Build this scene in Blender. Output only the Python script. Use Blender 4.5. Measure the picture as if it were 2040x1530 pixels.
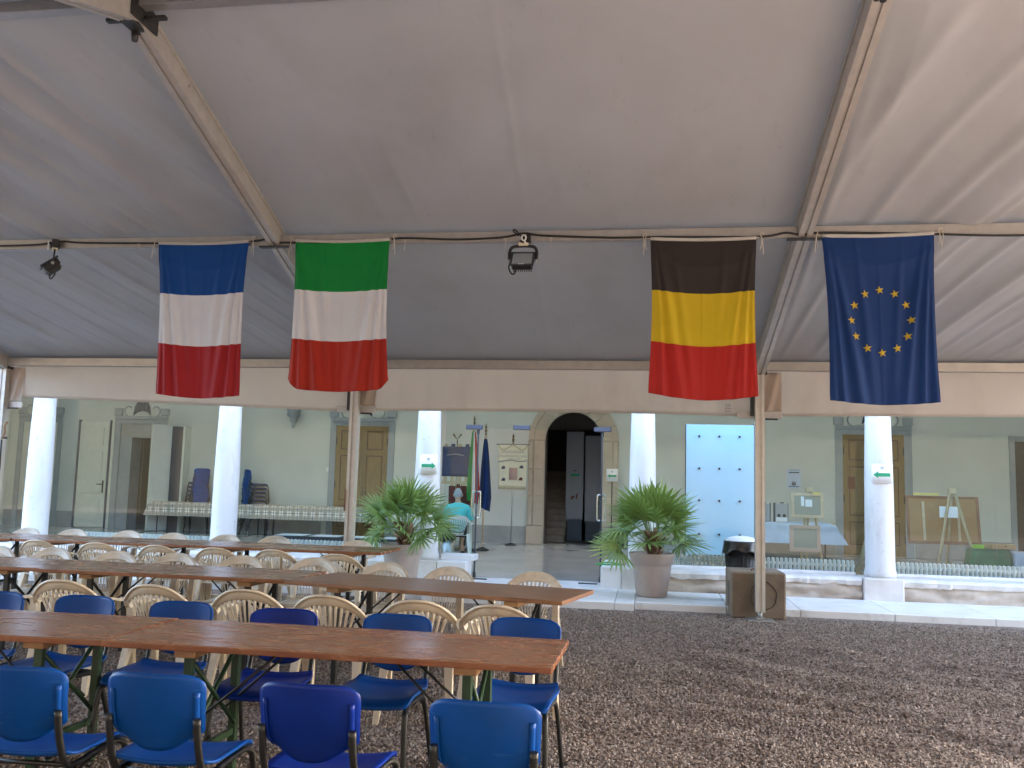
import bpy, bmesh, math, random
from mathutils import Vector, Matrix, Quaternion
random.seed(7)
PI = math.pi
S = bpy.context.scene
for o in list(bpy.data.objects): bpy.data.objects.remove(o)
C = S.collection

# ------------------------------------------------------------------ camera
def make_camera():
    p, r, y = math.radians(6.24), math.radians(1.51), math.radians(8.9)
    fwd = Vector((-math.sin(y)*math.cos(p), math.cos(y)*math.cos(p), math.sin(p)))
    right = Vector((math.cos(y), math.sin(y), 0)); up = right.cross(fwd)
    r2 = right*math.cos(r)+up*math.sin(r); u2 = -right*math.sin(r)+up*math.cos(r)
    m = Matrix((r2, u2, -fwd)).transposed().to_4x4(); m.translation = (0, 0, 1.56)
    cd = bpy.data.cameras.new('camera'); cd.sensor_width = 36; cd.lens = 36*1798/2040
    cd.clip_start = .05; cd.clip_end = 2000
    co = bpy.data.objects.new('camera', cd); C.objects.link(co); co.matrix_world = m
    S.camera = co
make_camera()

# ------------------------------------------------------------------ sky, sun, exposure
SUN_EL, SUN_AZ = math.radians(22), math.radians(45)      # azimuth from +Y (behind the building) towards +X
w = bpy.data.worlds.new('World'); S.world = w; w.use_nodes = True
nt = w.node_tree; nt.nodes.clear()
wo = nt.nodes.new('ShaderNodeOutputWorld'); bg = nt.nodes.new('ShaderNodeBackground'); sk = nt.nodes.new('ShaderNodeTexSky')
sk.sky_type = 'NISHITA'; sk.sun_disc = False; sk.sun_elevation = SUN_EL; sk.sun_rotation = SUN_AZ
sk.air_density = 1.0; sk.dust_density = 2.5; sk.ozone_density = 1.0
nt.links.new(sk.outputs[0], bg.inputs[0]); nt.links.new(bg.outputs[0], wo.inputs[0]); bg.inputs[1].default_value = .13
sl = bpy.data.lights.new('sun', 'SUN'); sl.energy = 4.6; sl.angle = math.radians(.5); sl.color = (1, .93, .84)
so = bpy.data.objects.new('sun', sl); C.objects.link(so)
sd = Vector((math.sin(SUN_AZ)*math.cos(SUN_EL), math.cos(SUN_AZ)*math.cos(SUN_EL), math.sin(SUN_EL)))
so.rotation_euler = sd.to_track_quat('Z', 'Y').to_euler(); so.location = (0, 0, 30)
S.view_settings.view_transform = 'Standard'; S.view_settings.look = 'None'; S.view_settings.gamma = 1
S.view_settings.use_curve_mapping = False; S.view_settings.exposure = 4.25
S.render.engine = 'CYCLES'
cy = S.cycles
cy.use_denoising = True
try: cy.denoiser = 'OPENIMAGEDENOISE'
except Exception: pass
cy.max_bounces = 14; cy.diffuse_bounces = 8; cy.glossy_bounces = 4; cy.transmission_bounces = 8; cy.transparent_max_bounces = 24
cy.caustics_reflective = False; cy.caustics_refractive = False
cy.sample_clamp_indirect = 6

# ------------------------------------------------------------------ materials
M = {}
def nd(nt, t, **k):
    n = nt.nodes.new(t)
    for a, v in k.items(): setattr(n, a, v)
    return n
def pm(name, col, rough=.5, metal=0., var=.0, vscale=6., col2=None, bump=0., bscale=80., spec=.5, coat=0., stretch=None, transl=0., alpha=None, detail=4, coatr=.1, sheen=0., obj=True):
    """procedural principled material: a colour that wanders between two tones, and fine relief"""
    m = bpy.data.materials.new(name); m.use_nodes = True; nt = m.node_tree; nt.nodes.clear(); L = nt.links.new
    out = nd(nt, 'ShaderNodeOutputMaterial'); b = nd(nt, 'ShaderNodeBsdfPrincipled')
    b.inputs['Roughness'].default_value = rough; b.inputs['Metallic'].default_value = metal
    b.inputs['Specular IOR Level'].default_value = spec; b.inputs['Coat Weight'].default_value = coat; b.inputs['Coat Roughness'].default_value = coatr
    c = (*col, 1); b.inputs['Base Color'].default_value = c
    tc = nd(nt, 'ShaderNodeTexCoord'); src = tc.outputs['Object'] if obj else tc.outputs['Generated']
    if stretch:
        mp = nd(nt, 'ShaderNodeMapping'); mp.inputs['Scale'].default_value = stretch; L(src, mp.inputs[0]); src = mp.outputs[0]
    if var or col2:
        n = nd(nt, 'ShaderNodeTexNoise'); n.inputs['Scale'].default_value = vscale; n.inputs['Detail'].default_value = detail; n.inputs['Roughness'].default_value = .6
        L(src, n.inputs['Vector'])
        cr = nd(nt, 'ShaderNodeValToRGB'); cr.color_ramp.elements[0].position = .3; cr.color_ramp.elements[1].position = .7
        d = col2 if col2 else tuple(max(0, x*(1-var)) for x in col)
        cr.color_ramp.elements[0].color = (*d, 1); cr.color_ramp.elements[1].color = c if col2 else (*[min(1, x*(1+var*.6)) for x in col], 1)
        L(n.outputs[0], cr.inputs[0]); L(cr.outputs[0], b.inputs['Base Color']); csock = cr.outputs[0]
    else: csock = None
    if bump:
        n2 = nd(nt, 'ShaderNodeTexNoise'); n2.inputs['Scale'].default_value = bscale; n2.inputs['Detail'].default_value = 5; L(src, n2.inputs['Vector'])
        bp = nd(nt, 'ShaderNodeBump'); bp.inputs['Strength'].default_value = min(1, bump); bp.inputs['Distance'].default_value = .004
        L(n2.outputs[0], bp.inputs['Height']); L(bp.outputs[0], b.inputs['Normal'])
    sh = b.outputs[0]
    if transl:
        t = nd(nt, 'ShaderNodeBsdfTranslucent'); t.inputs[0].default_value = c
        if csock: L(csock, t.inputs[0])
        mx = nd(nt, 'ShaderNodeMixShader'); mx.inputs[0].default_value = transl; L(sh, mx.inputs[1]); L(t.outputs[0], mx.inputs[2]); sh = mx.outputs[0]
    L(sh, out.inputs[0]); M[name] = m; return m

def glass_mat(name, tint, refl=1.0, rough=0.0):
    m = bpy.data.materials.new(name); m.use_nodes = True; nt = m.node_tree; nt.nodes.clear(); L = nt.links.new
    out = nd(nt, 'ShaderNodeOutputMaterial'); tr = nd(nt, 'ShaderNodeBsdfTransparent'); gl = nd(nt, 'ShaderNodeBsdfGlossy'); fr = nd(nt, 'ShaderNodeFresnel')
    tr.inputs[0].default_value = (*tint, 1); gl.inputs['Roughness'].default_value = rough; fr.inputs[0].default_value = 1.5
    mx = nd(nt, 'ShaderNodeMixShader'); mu = nd(nt, 'ShaderNodeMath', operation='MULTIPLY'); mu.inputs[1].default_value = refl; mu.use_clamp = True
    L(fr.outputs[0], mu.inputs[0]); L(mu.outputs[0], mx.inputs[0]); L(tr.outputs[0], mx.inputs[1]); L(gl.outputs[0], mx.inputs[2]); L(mx.outputs[0], out.inputs[0])
    M[name] = m; return m

def wood_table(name, a, b_, rough):
    m = bpy.data.materials.new(name); m.use_nodes = True; nt = m.node_tree; nt.nodes.clear(); L = nt.links.new
    out = nd(nt, 'ShaderNodeOutputMaterial'); b = nd(nt, 'ShaderNodeBsdfPrincipled'); tc = nd(nt, 'ShaderNodeTexCoord')
    oi = nd(nt, 'ShaderNodeObjectInfo'); ad = nd(nt, 'ShaderNodeVectorMath', operation='ADD'); cx = nd(nt, 'ShaderNodeCombineXYZ')
    mul = nd(nt, 'ShaderNodeMath', operation='MULTIPLY'); mul.inputs[1].default_value = 17; L(oi.outputs['Random'], mul.inputs[0]); L(mul.outputs[0], cx.inputs[0]); L(mul.outputs[0], cx.inputs[1])
    L(tc.outputs['Object'], ad.inputs[0]); L(cx.outputs[0], ad.inputs[1])
    mp = nd(nt, 'ShaderNodeMapping'); mp.inputs['Scale'].default_value = (1.2, 22, 8); L(ad.outputs[0], mp.inputs[0])
    n = nd(nt, 'ShaderNodeTexNoise'); n.inputs['Scale'].default_value = 2.2; n.inputs['Detail'].default_value = 7; n.inputs['Roughness'].default_value = .65; n.inputs['Distortion'].default_value = .6; L(mp.outputs[0], n.inputs['Vector'])
    cr = nd(nt, 'ShaderNodeValToRGB'); cr.color_ramp.elements[0].position = .28; cr.color_ramp.elements[1].position = .72; cr.color_ramp.elements[0].color = (*b_, 1); cr.color_ramp.elements[1].color = (*a, 1)
    L(n.outputs[0], cr.inputs[0])
    # worn blotches along the grain
    mp2 = nd(nt, 'ShaderNodeMapping'); mp2.inputs['Scale'].default_value = (1.5, 6, 3); L(ad.outputs[0], mp2.inputs[0])
    n2 = nd(nt, 'ShaderNodeTexNoise'); n2.inputs['Scale'].default_value = 2.5; n2.inputs['Detail'].default_value = 6; L(mp2.outputs[0], n2.inputs['Vector'])
    mx = nd(nt, 'ShaderNodeMixRGB', blend_type='MULTIPLY'); cr2 = nd(nt, 'ShaderNodeValToRGB'); cr2.color_ramp.elements[0].position = .35; cr2.color_ramp.elements[0].color = (.74, .72, .7, 1); cr2.color_ramp.elements[1].position = .6
    L(n2.outputs[0], cr2.inputs[0]); mx.inputs[0].default_value = .8; L(cr.outputs[0], mx.inputs[1]); L(cr2.outputs[0], mx.inputs[2]); L(mx.outputs[0], b.inputs['Base Color'])
    rr = nd(nt, 'ShaderNodeMapRange'); rr.inputs['To Min'].default_value = rough-.1; rr.inputs['To Max'].default_value = rough+.14; L(n2.outputs[0], rr.inputs[0]); L(rr.outputs[0], b.inputs['Roughness'])
    bp = nd(nt, 'ShaderNodeBump'); bp.inputs['Strength'].default_value = .16; bp.inputs['Distance'].default_value = .0012; L(n.outputs[0], bp.inputs['Height']); L(bp.outputs[0], b.inputs['Normal'])
    L(b.outputs[0], out.inputs[0]); M[name] = m

def gravel_mat(name, stones):
    """stone colours; for the ground sheet the stones are Voronoi cells with relief, for loose stones the colour is drawn per stone"""
    m = bpy.data.materials.new(name); m.use_nodes = True; nt = m.node_tree; nt.nodes.clear(); L = nt.links.new
    out = nd(nt, 'ShaderNodeOutputMaterial'); b = nd(nt, 'ShaderNodeBsdfPrincipled'); b.inputs['Roughness'].default_value = .85; b.inputs['Specular IOR Level'].default_value = .3
    cr = nd(nt, 'ShaderNodeValToRGB'); e = cr.color_ramp.elements; e[0].position = 0; e[0].color = (.075, .056, .046, 1); e[1].position = 1; e[1].color = (.37, .32, .285, 1)
    for p, c in ((.3, (.195, .148, .122)), (.6, (.27, .21, .176)), (.85, (.35, .285, .245))):
        x = e.new(p); x.color = (*c, 1)
    tc = nd(nt, 'ShaderNodeTexCoord')
    if stones:
        oi = nd(nt, 'ShaderNodeObjectInfo'); L(oi.outputs['Random'], cr.inputs[0]); L(cr.outputs[0], b.inputs['Base Color'])
    else:
        v = nd(nt, 'ShaderNodeTexVoronoi'); v.inputs['Scale'].default_value = 50; L(tc.outputs['Object'], v.inputs['Vector'])
        sp = nd(nt, 'ShaderNodeSeparateColor'); L(v.outputs['Color'], sp.inputs[0]); L(sp.outputs[0], cr.inputs[0])
        n = nd(nt, 'ShaderNodeTexNoise'); n.inputs['Scale'].default_value = 1.1; n.inputs['Detail'].default_value = 5; L(tc.outputs['Object'], n.inputs['Vector'])
        c2 = nd(nt, 'ShaderNodeValToRGB'); c2.color_ramp.elements[0].position = .3; c2.color_ramp.elements[0].color = (.72, .7, .68, 1); c2.color_ramp.elements[1].position = .7
        L(n.outputs[0], c2.inputs[0]); mx = nd(nt, 'ShaderNodeMixRGB', blend_type='MULTIPLY'); mx.inputs[0].default_value = 1; L(cr.outputs[0], mx.inputs[1]); L(c2.outputs[0], mx.inputs[2]); L(mx.outputs[0], b.inputs['Base Color'])
        v2 = nd(nt, 'ShaderNodeTexVoronoi', feature='SMOOTH_F1'); v2.inputs['Scale'].default_value = 50; v2.inputs['Smoothness'].default_value = .3; L(tc.outputs['Object'], v2.inputs['Vector'])
        inv = nd(nt, 'ShaderNodeMath', operation='SUBTRACT'); inv.inputs[0].default_value = 1; L(v2.outputs['Distance'], inv.inputs[1])
        bp = nd(nt, 'ShaderNodeBump'); bp.inputs['Strength'].default_value = 1; bp.inputs['Distance'].default_value = .012; L(inv.outputs[0], bp.inputs['Height']); L(bp.outputs[0], b.inputs['Normal'])
    L(b.outputs[0], out.inputs[0]); M[name] = m

def plaid_mat(name):
    m = bpy.data.materials.new(name); m.use_nodes = True; nt = m.node_tree; nt.nodes.clear(); L = nt.links.new
    out = nd(nt, 'ShaderNodeOutputMaterial'); b = nd(nt, 'ShaderNodeBsdfPrincipled'); b.inputs['Roughness'].default_value = .9; tc = nd(nt, 'ShaderNodeTexCoord'); sx = nd(nt, 'ShaderNodeSeparateXYZ'); L(tc.outputs['UV'], sx.inputs[0])
    def band(sock, per, lo, hi):
        a = nd(nt, 'ShaderNodeMath', operation='MODULO'); a.inputs[1].default_value = per; L(sock, a.inputs[0])
        g = nd(nt, 'ShaderNodeMath', operation='GREATER_THAN'); g.inputs[1].default_value = lo; L(a.outputs[0], g.inputs[0])
        l = nd(nt, 'ShaderNodeMath', operation='LESS_THAN'); l.inputs[1].default_value = hi; L(a.outputs[0], l.inputs[0])
        r = nd(nt, 'ShaderNodeMath', operation='MULTIPLY'); L(g.outputs[0], r.inputs[0]); L(l.outputs[0], r.inputs[1]); return r.outputs[0]
    prev = None
    for sock, (per, lo, hi), col in ((sx.outputs[0], (.2, .0, .1), (.40, .36, .30)), (sx.outputs[1], (.2, .0, .1), (.42, .38, .32)), (sx.outputs[0], (.2, .145, .16), (.10, .11, .13)), (sx.outputs[1], (.2, .145, .16), (.10, .11, .13)), (sx.outputs[0], (.2, .045, .055), (.2, .2, .2)), (sx.outputs[1], (.2, .045, .055), (.2, .2, .2))):
        mx = nd(nt, 'ShaderNodeMixRGB'); mx.inputs[1].default_value = (.82, .80, .75, 1); mx.inputs[2].default_value = (*col, 1)
        k = nd(nt, 'ShaderNodeMath', operation='MULTIPLY'); k.inputs[1].default_value = .85; L(band(sock, per, lo, hi), k.inputs[0]); L(k.outputs[0], mx.inputs[0])
        if prev: L(prev, mx.inputs[1])
        prev = mx.outputs[0]
    L(prev, b.inputs['Base Color']); L(b.outputs[0], out.inputs[0]); M[name] = m

def pvc_mat(name, col, transl):
    m = pm(name, col, rough=.55, var=.06, vscale=.9, bump=.12, bscale=260, spec=.25, transl=transl); return m
# ------------------------------------------------------------------ materials used
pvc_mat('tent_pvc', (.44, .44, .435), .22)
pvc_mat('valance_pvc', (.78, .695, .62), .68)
pm('aluminium', (.40, .385, .37), .45, .6, var=.1, vscale=9, bump=.05)
pm('aluminium_warm', (.52, .495, .455), .5, .45, var=.1, vscale=9, bump=.05)
pm('steel_dark', (.06, .058, .055), .5, .6, var=.3, vscale=20)
pm('galvanised', (.42, .42, .41), .45, .8, var=.25, vscale=14)
pm('rust', (.16, .06, .035), .85, .1, var=.4, vscale=40)
pm('black_rubber', (.012, .012, .013), .55)
pm('black_plastic', (.018, .018, .02), .38, var=.2)
pm('black_bag', (.012, .012, .014), .36, bump=.7, bscale=22, spec=.6)
pm('white_twine', (.55, .51, .44), .9)
pm('lamp_glass', (.30, .34, .38), .12, spec=.8)
pm('lamp_steel', (.05, .06, .075), .35, .5)
pm('cream_plastic', (.72, .66, .5), .45)
wood_table('table_wood', (.30, .115, .047), (.245, .092, .039), .24)
wood_table('table_wood_worn', (.33, .155, .072), (.20, .088, .042), .33)
pm('batten_wood', (.42, .24, .12), .6, var=.3, vscale=3, stretch=(3, 12, 12), bump=.2)
pm('green_paint', (.014, .045, .018), .42, var=.35, vscale=14, bump=.1)
pm('black_paint', (.008, .008, .008), .45, var=.3, vscale=12)
pm('beige_plastic', (.72, .60, .455), .36, var=.07, vscale=5, bump=.05, bscale=160)
pm('beige_plastic_grubby', (.65, .54, .41), .44, var=.14, vscale=7, bump=.06, bscale=160)
pm('white_plastic', (.76, .78, .76), .38, var=.05)
pm('blue_plastic', (.001, .055, .27), .38, var=.10, vscale=5, bump=.10, bscale=240, spec=.2)
pm('royal_plastic', (.001, .020, .21), .38, var=.12, vscale=5, bump=.10, bscale=240, spec=.2)
gravel_mat('gravel', False); gravel_mat('stone', True)
pm('marble_white', (.84, .835, .82), .45, col2=(.75, .75, .745), vscale=2.2, bump=.15, bscale=40)
pm('rough_stone', (.62, .52, .42), .9, col2=(.36, .285, .22), vscale=3.2, bump=.8, bscale=22)
pm('sill_stone', (.76, .72, .68), .6, col2=(.60, .56, .51), vscale=3, bump=.4, bscale=30)
pm('column_stone', (.70, .70, .695), .55, col2=(.62, .62, .615), vscale=1.6, stretch=(3, 3, .8), bump=.25, bscale=45)
pm('plaster', (.60, .625, .59), .85, col2=(.52, .55, .515), vscale=.7, bump=.2, bscale=60)
pm('facade_plaster', (.70, .66, .57), .9, var=.08, vscale=1)
pm('dado', (.36, .36, .345), .7, col2=(.26, .265, .26), vscale=2.5, bump=.3)
pm('arch_stone', (.50, .42, .33), .75, col2=(.42, .345, .265), vscale=3, bump=.35, bscale=35)
pm('surround_paint', (.33, .37, .39), .8, col2=(.27, .31, .33), vscale=3)
pm('shield_paint', (.045, .06, .085), .75, var=.3)
pm('ochre_door', (.25, .165, .06), .5, col2=(.19, .12, .042), vscale=4, stretch=(9, 9, 1), bump=.1)
pm('door_moulding', (.10, .045, .02), .5)
pm('white_door', (.62, .66, .60), .45, var=.06)
pm('grey_leaf', (.55, .58, .57), .5, var=.05)
pm('dark_cupboard', (.12, .10, .10), .6)
pm('olive_wall', (.22, .22, .09), .9)
pm('floor_polished', (.58, .57, .55), .14, col2=(.48, .475, .46), vscale=1.4, spec=.6)
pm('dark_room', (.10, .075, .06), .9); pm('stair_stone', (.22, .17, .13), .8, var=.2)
pm('added_ceiling_fill', (.8, .8, .8), .5, transl=.9)  # for the strips added in the hall ceiling to let light in
pm('fitting', (.07, .07, .095), .6, 0)
pm('grey_panel', (.27, .275, .30), .5)
glass_mat('clear_glass', (.922, .968, .958), .5); glass_mat('door_glass', (.84, .92, .91), .7)
pm('frosted_glass', (.29, .50, .60), .22, spec=.6, coat=.3)
pm('radiator_paint', (.93, .94, .94), .4)
pm('chrome', (.7, .7, .7), .2, 1.)
pm('brushed_steel', (.55, .55, .54), .32, .9)
pm('pot_plastic', (.42, .34, .30), .55, var=.06, bump=.08, bscale=200)
pm('soil', (.045, .032, .024), .95, var=.4, vscale=30, bump=.8, bscale=60)
pm('palm_trunk', (.16, .095, .055), .95, var=.5, vscale=30, bump=.8, bscale=60)
pm('palm_husk', (.34, .22, .13), .9, var=.4, vscale=20)
pm('added_wing_dark', (.065, .052, .036), .9, col2=(.035, .03, .02), vscale=1.2, bump=.5, bscale=30)  # dark tone of the unseen wing added to dim reflections
pm('palm_leaf', (.25, .36, .09), .42, col2=(.13, .235, .06), vscale=5, transl=.28)
pm('palm_leaf_light', (.34, .44, .14), .42, col2=(.19, .31, .09), vscale=5, transl=.28)
pm('concrete', (.24, .18, .125), .9, col2=(.16, .12, .085), vscale=3.2, bump=.5, bscale=45)
pm('concrete_stain', (.10, .075, .06), .9, var=.3, vscale=30)
pm('paper', (.80, .82, .84), .7); pm('green_print', (.015, .30, .13), .6); pm('ink', (.05, .06, .09), .8); pm('grey_ink', (.25, .27, .30), .8)
pm('poster_blue', (.48, .56, .70), .6)
pm('cloth_blue', (.42, .55, .72), .85, var=.06); pm('cloth_green', (.0, .16, .085), .85, var=.25, vscale=5); plaid_mat('plaid_cloth')
pm('easel_wood', (.52, .42, .26), .6, var=.2); pm('frame_pale', (.60, .48, .32), .6, var=.15, vscale=8); pm('cork', (.42, .245, .115), .8, var=.1, vscale=5)
pm('frame_brown', (.27, .13, .07), .6, var=.2); pm('canvas_back', (.34, .34, .27), .85); pm('frame_pink', (.52, .38, .30), .6)
pm('lime', (.28, .62, .06), .6); pm('yellow_paper', (.75, .62, .18), .7)
pm('box_wood', (.47, .32, .17), .7, var=.2); pm('grey_case', (.30, .33, .35), .5); pm('case_dark', (.05, .06, .08), .5)
pm('skin', (.52, .32, .23), .5); pm('grey_hair', (.34, .37, .39), .7, var=.3, vscale=60, bump=.6, bscale=120)
pm('turquoise', (.10, .58, .60), .85, var=.08, vscale=6); pm('dark_trousers', (.03, .032, .04), .85)
pm('banner_ivory', (.68, .66, .50), .8, var=.05); pm('banner_navy', (.018, .035, .095), .75, var=.2); pm('banner_maroon', (.10, .015, .02), .75, var=.2); pm('gold_trim', (.42, .35, .22), .6); pm('bronze', (.16, .12, .06), .4, .7)
pm('banner_pink', (.45, .30, .26), .8); pm('pole_wood', (.45, .30, .16), .5)
def cloth(n, c, t=.42): pm(n, c, .62, var=.05, vscale=3, spec=.3, transl=t, bump=.06, bscale=400)
cloth('fr_blue', (.008, .072, .29)); cloth('fl_white', (.80, .78, .80)); cloth('fr_red', (.42, .02, .025)); cloth('it_green', (.008, .27, .05)); cloth('it_red', (.47, .03, .015))
cloth('be_black', (.045, .035, .033)); cloth('be_yellow', (.72, .50, .02)); cloth('be_red', (.52, .025, .02)); cloth('eu_blue', (.006, .036, .155), .22); cloth('eu_star', (.72, .55, .06)); cloth('header_white', (.75, .73, .70))

def wear(name, col, lo, hi, amount, scale, stretch=(1, 1, 1), per_object=True):
    """scuffs, stains and dirt: a thresholded noise mask towards another colour"""
    m = M[name]; nt = m.node_tree; L = nt.links.new; b = next(n for n in nt.nodes if n.type == 'BSDF_PRINCIPLED'); sock = b.inputs['Base Color']
    tc = nd(nt, 'ShaderNodeTexCoord'); mp = nd(nt, 'ShaderNodeMapping'); mp.inputs['Scale'].default_value = stretch; L(tc.outputs['Object'], mp.inputs[0]); src = mp.outputs[0]
    if per_object:
        oi = nd(nt, 'ShaderNodeObjectInfo'); cx = nd(nt, 'ShaderNodeCombineXYZ'); k = nd(nt, 'ShaderNodeMath', operation='MULTIPLY'); k.inputs[1].default_value = 31; L(oi.outputs['Random'], k.inputs[0]); L(k.outputs[0], cx.inputs[0]); L(k.outputs[0], cx.inputs[2])
        ad = nd(nt, 'ShaderNodeVectorMath', operation='ADD'); L(src, ad.inputs[0]); L(cx.outputs[0], ad.inputs[1]); src = ad.outputs[0]
    n = nd(nt, 'ShaderNodeTexNoise'); n.inputs['Scale'].default_value = scale; n.inputs['Detail'].default_value = 6; n.inputs['Roughness'].default_value = .65; L(src, n.inputs['Vector'])
    mr = nd(nt, 'ShaderNodeMapRange'); mr.inputs['From Min'].default_value = lo; mr.inputs['From Max'].default_value = hi; mr.inputs['To Max'].default_value = amount; L(n.outputs[0], mr.inputs[0])
    mx = nd(nt, 'ShaderNodeMixRGB'); mx.inputs[1].default_value = sock.default_value; mx.inputs[2].default_value = (*col, 1); L(mr.outputs[0], mx.inputs[0])
    if sock.is_linked: L(sock.links[0].from_socket, mx.inputs[1])
    L(mx.outputs[0], sock)
    for t in nt.nodes:
        if t.type == 'BSDF_TRANSLUCENT': L(mx.outputs[0], t.inputs[0])
wear('blue_plastic', (.08, .20, .42), .62, .72, .22, 6, (1, 1, 7)); wear('blue_plastic', (.02, .05, .12), .50, .75, .35, 4)
wear('royal_plastic', (.04, .12, .36), .62, .72, .2, 6, (1, 1, 7)); wear('royal_plastic', (.01, .02, .08), .50, .75, .35, 4)
wear('beige_plastic', (.30, .235, .16), .52, .75, .6, 5); wear('beige_plastic_grubby', (.26, .20, .14), .48, .72, .65, 5)
wear('column_stone', (.36, .33, .29), .55, .78, .5, 2.2, (2, 2, .7)); wear('column_stone', (.30, .27, .23), .62, .70, .45, 14)
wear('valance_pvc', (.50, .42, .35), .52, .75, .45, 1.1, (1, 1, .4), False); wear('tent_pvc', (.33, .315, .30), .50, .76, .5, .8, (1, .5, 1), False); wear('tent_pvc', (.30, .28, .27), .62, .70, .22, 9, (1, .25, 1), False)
wear('marble_white', (.42, .39, .35), .54, .72, .55, 3, (1, 2.5, 1), False)
wear('table_wood', (.09, .045, .025), .62, .70, .6, 9, (1, 5, 1)); wear('table_wood_worn', (.09, .05, .03), .55, .68, .7, 7, (1, 6, 1))
wear('concrete', (.10, .08, .06), .5, .7, .5, 3); wear('pot_plastic', (.30, .26, .23), .5, .75, .4, 5)
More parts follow.
